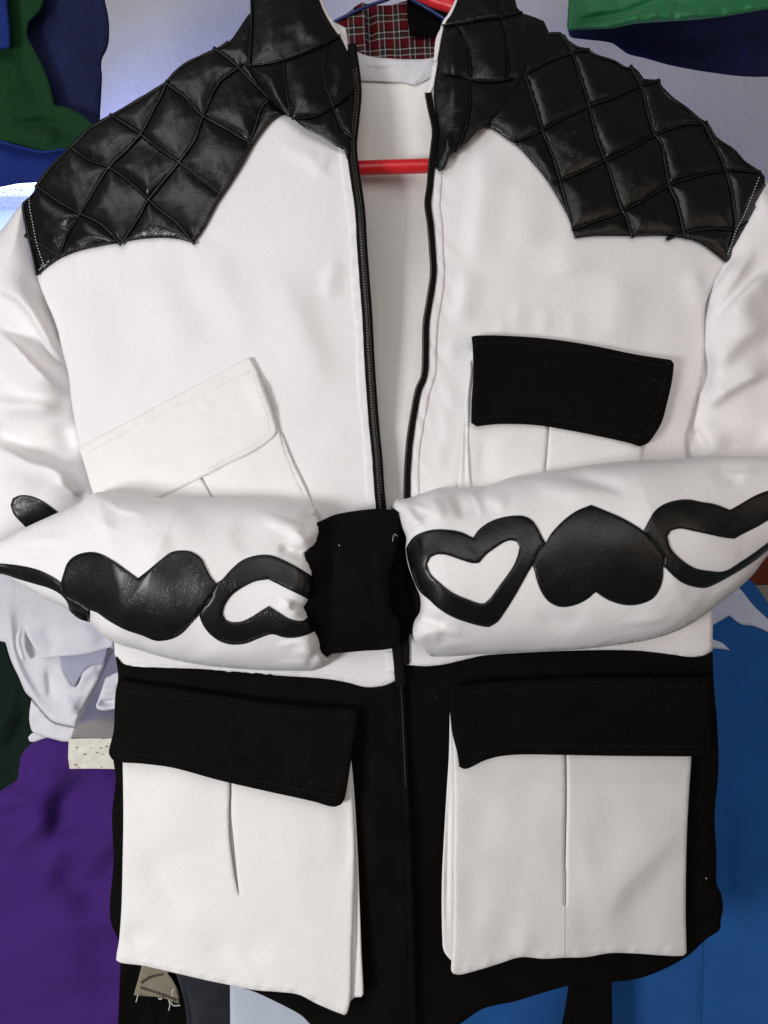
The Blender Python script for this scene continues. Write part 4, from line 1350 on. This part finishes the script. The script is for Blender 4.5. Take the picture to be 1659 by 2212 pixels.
far = sheet('forearm_sleeve', FAR, far_h, M['sleeve'], J, 5.5, skirt=lambda U, V, Y: Y + 0.02, corner=55)
tag(far, 'white folded forearm sleeve with outlined hearts and an upside-down solid heart')
patch([(95, 480), (100, 460), (130, 420), (170, 400), (215, 390), (270, 390), (330, 400), (385, 425), (410, 390), (450, 360), (500, 340), (560, 330), (605, 332), (640, 350), (665, 385), (685, 425), (698, 448), (664, 490), (640, 545), (620, 580), (570, 670), (520, 750), (490, 790), (455, 812), (430, 810), (370, 795), (300, 770), (240, 735), (190, 690), (163, 668), (142, 640), (112, 560)], 'F', far_h, far,
      holes=[[(185, 540), (200, 510), (230, 498), (270, 500), (330, 520), (380, 535), (410, 535), (440, 500), (480, 470), (520, 445), (550, 437), (575, 443), (585, 465), (578, 500), (560, 545), (530, 590), (500, 630), (460, 685), (435, 708), (415, 710), (370, 695), (300, 665), (240, 620), (200, 580)]])
patch([(698, 448), (720, 410), (770, 355), (830, 310), (895, 283), (950, 305), (1020, 335), (1080, 368), (1120, 396), (1160, 440), (1212, 512), (1207, 552), (1205, 600), (1190, 650), (1160, 690), (1110, 712), (1060, 718), (1010, 710), (960, 690), (915, 660), (880, 690), (840, 712), (790, 725), (750, 722), (710, 700), (680, 660), (660, 610), (648, 562), (641, 545), (664, 492)], 'F', far_h, far)
patch([(1121, 396), (1145, 350), (1170, 310), (1210, 280), (1270, 262), (1320, 260), (1370, 270), (1430, 280), (1495, 305), (1540, 280), (1600, 245), (1659, 222), (1760, 200), (1840, 230), (1840, 300), (1760, 390), (1659, 480), (1600, 528), (1500, 590), (1400, 640), (1350, 640), (1290, 620), (1250, 590), (1225, 565), (1209, 550), (1213, 512), (1162, 440)], 'F', far_h, far,
      holes=[[(1225, 420), (1240, 395), (1280, 386), (1330, 395), (1400, 410), (1470, 425), (1515, 430), (1560, 405), (1620, 375), (1659, 352), (1740, 320), (1730, 390), (1659, 446), (1600, 490), (1540, 530), (1470, 570), (1400, 568), (1340, 555), (1280, 515), (1240, 470)]])
# zigzag stitching on the patches
ZZ = [tr([(945, 488), (1005, 433), (1055, 393), (1110, 376), (1168, 376), (1228, 398), (1290, 430)], 'E'), tr([(1155, 462), (1098, 472), (1040, 500)], 'E'), tr([(1000, 662), (1042, 660), (1082, 644), (1160, 595), (1240, 644)], 'E'),
      tr([(905, 470), (882, 422), (862, 386), (828, 362), (790, 355), (742, 362), (700, 390)], 'E'), tr([(845, 632), (785, 692), (745, 716)], 'E'), tr([(1165, 700), (1110, 716), (1058, 738), (1000, 742), (955, 730)], 'E')]
stitches('patch_stitching', ZZ, lambda U, V: fal_h(U, V) - .0022, M['thread_black'], fal, 4.5, 0, 1.8, .0010, zig=3.0)
ZZ = [tr([(108, 480), (112, 462), (136, 430), (172, 411), (215, 401), (270, 401)], 'F'), tr([(176, 545), (176, 590), (230, 640)], 'F'), tr([(415, 400), (455, 370), (502, 350), (560, 341)], 'F'), tr([(125, 560), (152, 640), (175, 668)], 'F')]
stitches('patch_stitching', ZZ, lambda U, V: far_h(U, V) - .0022, M['thread_black'], far, 4.5, 0, 1.8, .0010, zig=3.0)

# ---- cuffs
CFR = tr([(960, 340), (1000, 345), (1035, 470), (1062, 580), (1100, 700), (1180, 800), (1290, 960), (1300, 1100), (1260, 1250), (1180, 1340), (1150, 1358), (1168, 1432), (1080, 1442), (1030, 1436), (940, 1300), (900, 1100), (900, 800), (940, 500)], 'K')
cfr = sheet('cuff', CFR, lambda U, V: -0.012 - 0.012 * np.sin(np.clip((V - 1100) / 270, 0, 1) * 3.14) + folds(U, V, [(tr([(1080, 800), (1110, 1050), (1140, 1300)], 'K'), 8, 12, -6.0), (tr([(1180, 1000), (1190, 1150), (1180, 1280)], 'K'), 9, 9, 4.0)]), M['black'], J, 5, thick=.02, roll=.002)
tag(cfr, 'black cuff mostly hidden behind the other cuff')
CFL = tr([(250, 470), (330, 446), (440, 395), (520, 375), (720, 345), (860, 335), (960, 345), (1008, 350), (1025, 420), (1032, 500), (1030, 560), (1010, 640), (985, 740), (960, 850), (945, 1000), (945, 1150), (965, 1240), (1005, 1290), (1025, 1350), (1035, 1440), (1028, 1510), (1000, 1562), (880, 1580), (700, 1590), (540, 1605), (440, 1615), (400, 1642), (350, 1610), (260, 1560), (200, 1300), (180, 1000), (200, 700)], 'K')


def cfl_h(U, V):
    t = np.clip((V - 1095) / 320, 0, 1)
    return -0.024 - 0.024 * np.sin(t * math.pi) ** .7 - .012 * np.clip((720 - U) / 80, 0, 1) + folds(U, V, [(tr([(860, 560), (850, 900), (900, 1250), (1000, 1320)], 'K'), 10, 14, 3.0), (tr([(420, 480), (440, 800), (400, 1200)], 'K'), 16, 16, -3.0)]) + ripple(U, V, 1.2, 60, 95)


cfl = sheet('cuff', CFL, cfl_h, M['black'], J, 5, thick=.012, roll=.003)
tag(cfl, 'black cuff hanging over the zip')
# loose thread ends and lint
tube('loose_thread', [wp(*tr([p], 'K')[0], -.052) for p in [(972, 625), (976, 590), (985, 562), (1000, 566), (1014, 578)]], .0003, M['thread_grey'], J, 5)
tube('lint_speck', [wp(*tr([p], 'K')[0], -.052) for p in [(497, 658), (502, 661), (507, 659)]], .0004, M['thread_white'], J, 5)
tube('lint_speck', [wp(*tr([p], 'H')[0], .03) for p in [(1391, 675), (1393, 680)]], .0004, M['thread_white'], J, 5)

# ------------------------------------------------------------------ hangers
H = thing('clothes_hanger', 'red plastic hanger inside the white jacket, its bar across the neck opening', 'hanger', wp(805, -49, .042))
def hg(u, v, y=None):
    return wp(u, v, float(body_base(np.float64(u), np.float64(max(v, 0)))) + .012 if y is None else y)


pts = [hg(805, -62), hg(870, -33), hg(938, 0), hg(1000, 22), hg(1120, 90), hg(1200, 180), hg(1235, 260), hg(1225, 320), wp(1180, 345, .042), wp(1050, 354, .042), wp(935, 358, .042), wp(780, 363, .042), wp(600, 372, .042), hg(480, 370), hg(440, 330), hg(450, 250), hg(520, 130), hg(640, -5), hg(720, -42), hg(805, -62)]
tube('frame', pts, .0070, M['red'], H, 12)
tube('hook', [hg(805, -62), wp(805, -110, .08), wp(830, -160, .08), wp(870, -150, .08), wp(880, -110, .08)], .004, M['red'], H, 8)
SH = thing('plaid_shirt', 'red and black plaid shirt showing in the neck opening of the white jacket', 'shirt', wp(850, 700, .2))
PY = .20
sheet('back', tr([(560, 22), (640, 40), (800, 45), (960, 5), (1300, -60), (1420, 100), (1400, 620), (1300, 1500), (500, 1500), (430, 640), (400, 330), (450, 120)], 'N'), lambda U, V: PY + ripple(U, V, 2, 60, 101) + folds(U, V, [(tr([(600, 60), (640, 280), (630, 480)], 'N'), 6, 10, -6.0)]), M['plaid'], SH, 5)
sheet('collar_leaf', tr([(570, 18), (600, 60), (595, 250), (600, 400), (620, 500), (520, 440), (420, 350), (325, 215), (420, 130), (500, 60)], 'N'), lambda U, V: PY - .012 + ripple(U, V, 1.5, 50, 103), M['plaid'], SH, 4)
tag(sheet('yoke_patch', tr([(958, -40), (965, 150), (985, 320), (1100, 326), (1250, 318), (1400, 300), (1400, -60)], 'N'), lambda U, V: PY - .006 + ripple(U, V, 1, 50, 104), M['black'], SH, 5), 'black patch')
BH = thing('clothes_hanger', 'thin blue hanger above the plaid shirt collar', 'hanger', wp(865, -14, .18))
tube('wire', [wp(600, 110, .19), wp(760, 28, .185), wp(806, 9, .185), wp(835, 0, .185), wp(865, -14, .185), wp(893, 1, .185), wp(930, 22, .185), wp(964, 43, .185), wp(1060, 100, .19), wp(1150, 150, .19)], .0019, M['blue_plastic'], BH, 8)
tube('hook', [wp(865, -14, .185), wp(866, -70, .185), wp(885, -110, .185), wp(915, -95, .185)], .0019, M['blue_plastic'], BH, 8)

# ------------------------------------------------------------------ hanging garments around
G1 = thing('colour_block_jacket', 'navy, green and royal blue jacket hanging behind the left leather shoulder', 'jacket', wp(40, 400, .22))


def g1(base, seed, fl_=()):
    return lambda U, V: base + folds(U, V, fl_) + ripple(U, V, 5, 130, seed, (1, .5)) + ripple(U, V, 1, 45, seed + 1)


NAVY = tr([(430, -150), (1040, -150), (1060, 20), (1085, 130), (1100, 260), (1095, 420), (1075, 500), (1030, 590), (1020, 680), (1028, 760), (1022, 920), (1010, 1130), (1005, 1350), (500, 1350), (300, 700), (200, 100)], 'Z')
sheet('navy_panel', NAVY, g1(.215, 111, [(tr([(880, 680), (890, 900), (900, 1200)], 'Z'), 14, 22, 4.0), (tr([(700, 100), (680, 500), (720, 900)], 'Z'), 40, 40, 6.0)]), M['navy'], G1, 8, thick=.01)
GREEN = tr([(-500, -150), (430, -150), (440, 20), (400, 110), (290, 220), (275, 350), (330, 470), (420, 640), (480, 790), (520, 920), (550, 1060), (660, 1080), (780, 1130), (880, 1200), (1000, 1320), (900, 1500), (640, 1520), (470, 1520), (330, 1500), (160, 1450), (-50, 1410), (-500, 1380)], 'Z')
GFo = [(tr([(60, 1200), (250, 1250), (450, 1240), (620, 1290), (820, 1370)], 'Z'), 12, 10, -8.0), (tr([(100, 1330), (320, 1370), (640, 1400)], 'Z'), 18, 22, 6.0), (tr([(0, 1080), (200, 1130), (500, 1150)], 'Z'), 30, 20, 6.0), (tr([(545, 1060), (550, 1150), (540, 1280)], 'Z'), 3, 4, -1.5), (tr([(-100, 700), (100, 800), (300, 760)], 'Z'), 50, 50, 8.0)]
sheet('green_panel', GREEN, g1(.195, 115, GFo), M['green_dark'], G1, 6, thick=.012)
ROY = tr([(-500, 1330), (-50, 1390), (160, 1440), (330, 1490), (470, 1512), (640, 1498), (900, 1440), (900, 1700), (560, 1790), (380, 1835), (190, 1850), (0, 1885), (-500, 1960)], 'Z')
sheet('royal_blue_lining', ROY, g1(.205, 119, [(tr([(-100, 1690), (200, 1700), (450, 1640)], 'Z'), 18, 24, 5.0)]), M['royal'], G1, 7, thick=.012)
ribbon('lining_edge', tr([(-200, 1395), (0, 1425), (160, 1470), (330, 1515), (450, 1532), (560, 1515), (660, 1505)], 'Z'), 7, g1(.196, 119), M['royal'], G1, lift=.003, bulge=.002)
tag(sheet('pocket_flap', tr([(-300, -150), (70, -150), (76, 60), (95, 250), (105, 420), (98, 465), (80, 485), (0, 495), (-300, 500)], 'Z'), g1(.178, 123), M['royal'], G1, 6, thick=.006), 'bright blue flap')

G2 = thing('green_navy_jacket', 'green satin jacket hem with navy inside, above the right leather shoulder', 'jacket', wp(1550, 100, .18))
GT = tr([(150, -250), (147, 0), (140, 130), (136, 200), (145, 235), (260, 225), (480, 214), (640, 182), (850, 165), (1100, 150), (1300, 128), (1500, 96), (1659, 68), (2100, 0), (2100, -250)], 'T')
GTf = [(tr([(120, 205), (300, 145), (560, 105), (700, 50), (820, 12), (900, -60)], 'T'), 6, 9, -8.0), (tr([(250, 200), (500, 150), (800, 110), (1300, 80), (1659, 20)], 'T'), 16, 14, 7.0),
       (tr([(770, 70), (800, 110), (830, 150)], 'T'), 5, 6, 4.0), (tr([(1050, 70), (1080, 110), (1130, 140)], 'T'), 6, 7, 4.0), (tr([(640, 110), (660, 140), (650, 175)], 'T'), 6, 6, 3.0), (tr([(1500, 20), (1530, 60), (1560, 85)], 'T'), 6, 8, 3.5), (tr([(1290, 40), (1310, 90), (1330, 120)], 'T'), 7, 8, -3.0), (tr([(930, 90), (950, 130), (960, 155)], 'T'), 6, 8, -3.0)]
sheet('front_hem', GT, lambda U, V: .155 + folds(U, V, GTf) + ripple(U, V, 2.0, 60, 131), M['green_satin'], G2, 5, thick=.012, roll=.003)
NT = tr([(145, 150), (146, 235), (155, 272), (172, 286), (300, 302), (470, 325), (540, 370), (600, 410), (720, 440), (900, 490), (1100, 530), (1300, 560), (1450, 578), (1659, 582), (2100, 560), (2100, -200), (200, -200)], 'T')
sheet('navy_inside', NT, lambda U, V: .235 + folds(U, V, [(tr([(1480, 180), (1500, 350), (1490, 540)], 'T'), 16, 22, 6.0), (tr([(600, 300), (900, 400), (1300, 470)], 'T'), 30, 30, 4.0)]) + ripple(U, V, 3, 120, 135), M['navy'], G2, 8, thick=.01)

# window far left
WN = thing('window', 'bright daylight window strip under the royal blue lining at far left', 'window', wp(20, 445, .64))
a, c = wp(-330, 150, .652), wp(118, 432, .652)
box('pane', (a.x, .650, c.z), (c.x, .656, a.z), M['pane'], WN)
box('sill', (a.x - .03, .60, c.z - .014), (c.x + .012, .658, c.z - .001), M['board_edge'], WN)
box('frame', (c.x, .630, c.z), (c.x + .03, .658, a.z), M['board_edge'], WN)

# white garment lower left, on and beside the shelf
G3 = thing('white_garment', 'rumpled white garment with a slit flap lying over the chipboard shelf', 'garment', wp(110, 1600, .2))
W3 = tr([(-500, -250), (500, -250), (1340, 350), (1345, 620), (1260, 660), (1232, 800), (1110, 1060), (1000, 1250), (900, 1480), (888, 1540), (640, 1480), (560, 1420), (480, 1330), (390, 1220), (300, 1130), (220, 950), (130, 760), (65, 545), (0, 530), (-500, 520)], 'W')
W3f = [(tr([(110, 0), (130, 500), (200, 800), (330, 1060), (480, 1290), (640, 1450)], 'W'), 8, 10, 6.0), (tr([(560, 800), (580, 1000), (600, 1250)], 'W'), 8, 14, -6.0), (tr([(680, 760), (740, 950), (850, 1110)], 'W'), 8, 10, 6.0),
       (tr([(1200, 850), (1050, 900), (930, 1000), (870, 1140)], 'W'), 14, 10, 6.0), (tr([(700, 1150), (800, 1250), (880, 1400)], 'W'), 12, 12, 4.0), (tr([(940, 900), (900, 1000), (860, 1080)], 'W'), 8, 8, -8.0), (tr([(1000, 1150), (960, 1280), (900, 1420)], 'W'), 9, 9, -5.0)]
sheet('body', W3, lambda U, V: .155 + folds(U, V, W3f) + ripple(U, V, 2.0, 70, 141), M['white_cool'], G3, 5, thick=.008, roll=.003)
FL3 = tr([(280, 350), (330, 100), (480, -100), (1340, 350), (1328, 596), (1180, 636), (1000, 682), (860, 700), (690, 712), (560, 730), (497, 728), (430, 640), (350, 520), (300, 420)], 'W')
sheet('flap', FL3, lambda U, V: .138 + folds(U, V, [(tr([(600, 300), (560, 450), (700, 620)], 'W'), 16, 20, -4.0), (tr([(900, 300), (1050, 450), (1150, 620)], 'W'), 18, 18, 4.0)]) + ripple(U, V, 1.5, 60, 143), M['white_cool'], G3, 4, thick=.004)
sheet('slit_edge', tr([(230, 390), (262, 365), (250, 420), (240, 520), (262, 620), (292, 742), (268, 770), (235, 730), (190, 600), (190, 460)], 'W'), lambda U, V: .141 + ripple(U, V, 1, 40, 144), M['white_cool'], G3, 3, thick=.004)
sheet('flap_shade', tr([(690, 690), (940, 670), (1270, 600), (1262, 660), (1215, 800), (1100, 815), (1030, 840), (960, 920), (900, 1030), (865, 1070), (800, 960), (740, 850)], 'W'), lambda U, V: .150 + ripple(U, V, 1, 40, 148), M['lavender'], G3, 3, thick=.002)  # lavender sheet painted as the shadow triangle below the flap
CF3 = tr([(370, 1215), (480, 1330), (560, 1425), (640, 1485), (760, 1510), (890, 1545), (860, 1640), (838, 1705), (750, 1712), (640, 1685), (550, 1662), (400, 1605), (368, 1570), (345, 1450), (350, 1340)], 'W')
sheet('hem_band', CF3, lambda U, V: .162 + ripple(U, V, 2.5, 50, 145), M['white_cool'], G3, 4, thick=.006, roll=.003)
sheet('tail', tr([(330, 1660), (380, 1610), (430, 1600), (500, 1640), (560, 1660), (470, 1690), (390, 1715), (345, 1705)], 'W'), lambda U, V: .19 + ripple(U, V, 2, 40, 146), M['white_cool'], G3, 4, thick=.006)
RL3 = tr([(1420, 880), (1360, 900), (1240, 960), (1200, 1080), (1160, 1200), (1125, 1290), (1140, 1325), (1200, 1345), (1280, 1340), (1420, 1310)], 'W')
G4 = sheet('folded_cloth', RL3, lambda U, V: .155 + folds(U, V, [(tr([(1150, 1300), (1200, 1250), (1400, 1235)], 'W'), 8, 5, -9.0), (tr([(1180, 1120), (1420, 1090)], 'W'), 9, 9, 4.0)]), M['white_cool'], None, 3, thick=.02, roll=.004)
tag(G4, 'rolled white cloth end lying on top of the chipboard shelf', 'cloth')

# shelf
zt = wp(154, 1594, .10).z
xl = wp(154, 1594, .10).x
SF = thing('shelf', 'raw chipboard shelf end sticking out beside the black skirt of the jacket', 'shelf', (xl + .1, .4, zt - .03))
d2 = (CV - 1405) * S / DIST
yb = zt / d2 - DIST
xb = (246 - CU) * S * (DIST + yb) / DIST
yb = min(yb, .655)
v = [(xl, .10, zt), (xl + .40, .10, zt), (xb + .55, yb, zt), (xb, yb, zt)]
vv = v + [(x, y, z - .031) for x, y, z in v]
mesh_obj('board', vv, [(0, 1, 2, 3), (7, 6, 5, 4), (1, 5, 6, 2), (2, 6, 7, 3), (3, 7, 4, 0)], M['board'], SF, smooth=False)
nx = 14
ev, ef = [], []
for i in range(nx + 1):
    x = xl - .002 + .402 * i / nx
    for z in (zt + .0003, zt - .010, zt - .021, zt - .032):
        ev.append((x + random.uniform(-.0008, .0008), .0988 + random.uniform(-.0009, .0006), z + random.uniform(-.0008, .0004)))
for i in range(nx):
    for j in range(3):
        ef.append((i * 4 + j + 1, (i + 1) * 4 + j + 1, (i + 1) * 4 + j, i * 4 + j))
mesh_obj('raw_edge', ev, ef, M['board_edge'], SF, smooth=False)

# purple
PU = [(42, 1654), (46, 1632), (62, 1611), (100, 1592), (150, 1598), (245, 1622), (330, 1650), (330, 2300), (-220, 2320), (-220, 1800), (-60, 1740), (0, 1709), (38, 1684)]
PUf = [(tr([(110, 160), (250, 150), (380, 190), (520, 240)], 'G'), 36, 59, 12.96), (tr([(480, 220), (380, 250), (280, 350), (250, 500), (240, 580)], 'G'), 28, 76, -19.44), (tr([(210, 600), (300, 650), (420, 740), (500, 800)], 'G'), 50, 90, -16.20),
       (tr([(90, 250), (90, 400), (150, 560)], 'G'), 68, 68, 14.58), (tr([(20, 350), (60, 450), (120, 520)], 'G'), 45, 45, -11.34), (tr([(340, 420), (400, 560), (480, 640)], 'G'), 54, 68, 12.96), (tr([(150, 750), (260, 950), (280, 1250)], 'G'), 112, 112, 11.34), (tr([(420, 850), (440, 1000), (420, 1280)], 'G'), 90, 90, -9.72)]
G5 = sheet('purple_garment', PU, lambda U, V: .235 + folds(U, V, PUf) + ripple(U, V, 3, 160, 151), M['purple'], None, 7, thick=.01, roll=.004)
tag(G5, 'deep purple garment draped below the chipboard shelf', 'garment')
GD = [(-220, 1330), (0, 1370), (14, 1385), (25, 1430), (45, 1465), (62, 1500), (80, 1530), (84, 1600), (70, 1660), (40, 1740), (0, 1780), (-220, 1900)]
GDf = [([(30, 1460), (20, 1530), (-20, 1600)], 12, 18, 7.0), ([(60, 1530), (40, 1580), (0, 1640)], 14, 14, -7.0), ([(-60, 1420), (-40, 1500), (-60, 1600)], 20, 20, 6.0)]
G6 = sheet('dark_green_garment', GD, lambda U, V: .30 + folds(U, V, GDf) + ripple(U, V, 3, 80, 155), M['bottle'], None, 6, thick=.01)
tag(G6, 'very dark green garment at the left edge above the purple one', 'garment')

# blue garment right
G7 = thing('blue_garment', 'bright blue garment with white spiky appliques behind the right side of the jacket', 'garment', wp(1600, 2250, .2))
BL = [(960, 2330), (980, 2130), (1229, 2060), (1480, 1950), (1500, 1600), (1500, 1330), (1560, 1270), (1611, 1246), (1628, 1259), (1646, 1283), (1659, 1303), (1700, 1360), (1850, 1420), (1850, 2330)]
BLf = [([(1590, 1560), (1600, 1700), (1610, 1900), (1590, 2100)], 33, 60, 7.00), ([(1640, 1500), (1625, 1600), (1560, 1700)], 33, 45, -5.60), ([(1519, 2034), (1516, 2120), (1512, 2230)], 4, 15, -2.10), ([(1700, 1500), (1720, 1800), (1700, 2200)], 60, 60, 6.30), ([(1570, 1430), (1580, 1500), (1560, 1600)], 30, 36, -4.90), ([(1100, 2150), (1120, 2220), (1110, 2300)], 45, 60, 4.20), ([(1580, 1800), (1572, 1880), (1585, 1960)], 6, 12, -2.10)]


def blue_h(U, V):
    return .215 + folds(U, V, BLf) + ripple(U, V, 3, 180, 161, (1, .3))


sheet('body', BL, blue_h, M['blue'], G7, 8, thick=.01, roll=.003)
ribbon('side_seam', [(1523, 1980), (1519, 2034), (1516, 2120), (1512, 2230), (1510, 2300)], 4, blue_h, M['blue'], G7, lift=.0006, bulge=.0008, wob=.3)
sheet('flame_applique', [(1594, 1267), (1604, 1278), (1628, 1308), (1659, 1337), (1720, 1390), (1715, 1400), (1659, 1366), (1628, 1353), (1599, 1348), (1575, 1330), (1540, 1350), (1520, 1360), (1515, 1310), (1560, 1285)], lambda U, V: blue_h(U, V) - .003, M['paleblue'], G7, 5, thick=.0015)
sheet('flame_applique', [(1520, 1378), (1540, 1381), (1562, 1390), (1568, 1396), (1577, 1405), (1560, 1402), (1541, 1401), (1520, 1400)], lambda U, V: blue_h(U, V) - .003, M['paleblue'], G7, 4, thick=.0015)
G8 = sheet('rust_garment', [(1590, 1270), (1600, 1180), (1760, 1140), (1860, 1200), (1860, 1420), (1700, 1380), (1650, 1276), (1630, 1268)], lambda U, V: .27 + ripple(U, V, 3, 60, 171), M['rust'], None, 6, thick=.01)
tag(G8, 'rust brown cloth at the right edge above the blue garment', 'cloth')
G9 = sheet('taupe_cloth', [(1612, 1262), (1640, 1264), (1700, 1266), (1760, 1300), (1760, 1400), (1680, 1390), (1640, 1300)], lambda U, V: .25 + ripple(U, V, 2, 60, 173), M['taupe'], None, 6, thick=.008)
tag(G9, 'small dull beige cloth between the rust cloth and the blue garment', 'cloth')
G10 = sheet('black_strip', [(1229, 2080), (1226, 2140), (1220, 2180), (1214, 2212), (1205, 2330), (1325, 2330), (1323, 2212), (1322, 2160), (1322, 2080)], lambda U, V: .165 + ripple(U, V, 2, 70, 175), M['black'], None, 6, thick=.008)
tag(G10, 'black cloth strip hanging below the hem in front of the blue garment', 'cloth')

# bottom left cloths
G11 = sheet('denim_cloth', [(360, 2060), (378, 2100), (392, 2140), (402, 2190), (412, 2330), (540, 2330), (540, 2060)], lambda U, V: .19 + ripple(U, V, 2, 60, 181) + folds(U, V, [([(392, 2110), (408, 2170), (420, 2260)], 5, 8, -3.0)]), M['denim'], None, 6, thick=.006)
tag(G11, 'dark indigo denim below the drooping hip pocket', 'cloth')
G12 = sheet('pale_blue_cloth', [(497, 2070), (497, 2150), (498, 2330), (800, 2330), (760, 2120), (640, 2060)], lambda U, V: .172 + ripple(U, V, 1.5, 120, 183), M['paleblue'], None, 8, thick=.004)
tag(G12, 'flat pale blue-white cloth beside the denim at the bottom', 'cloth')
G13 = thing('frayed_cloth', 'frayed beige cloth scrap with overlocked edges between the purple garment and the denim', 'cloth', wp(340, 2160, .2))
fh = lambda U, V: .20 + ripple(U, V, 2, 50, 185)
sheet('panel', [(310, 2070), (300, 2110), (293, 2135), (289, 2150), (320, 2152), (352, 2156), (388, 2170), (384, 2140), (374, 2118), (362, 2102), (400, 2060)], fh, M['beige'], G13, 4, thick=.002)
stitches('overlock_stitching', [tr([(185, 380), (240, 345), (300, 328), (340, 322)], 'Y'), tr([(180, 410), (260, 435), (340, 462), (430, 495)], 'Y')], lambda U, V: fh(U, V) - .0008, M['thread_black'], G13, 3.5, 0, 1.6, .0012, zig=4)
for k, p in enumerate([[(165, 460), (160, 480), (152, 505)], [(300, 478), (312, 488), (325, 480)], [(370, 490), (376, 525), (368, 562)], [(380, 500), (400, 528), (445, 528)], [(405, 420), (390, 440), (395, 470)]]):
    tube('loose_thread', [wp(*q, .195) for q in tr(p, 'Y')], .0006, M['thread_white'], G13, 5)
G14 = sheet('black_cloth', [(262, 2040), (290, 2020), (380, 2040), (430, 2100), (440, 2330), (250, 2330)], lambda U, V: .225 + ripple(U, V, 3, 60, 187) + folds(U, V, [([(350, 2180), (340, 2230), (345, 2300)], 8, 12, -8.0)]), M['black'], None, 6, thick=.01)
tag(G14, 'black cloth under the frayed beige scrap at the bottom edge', 'cloth')
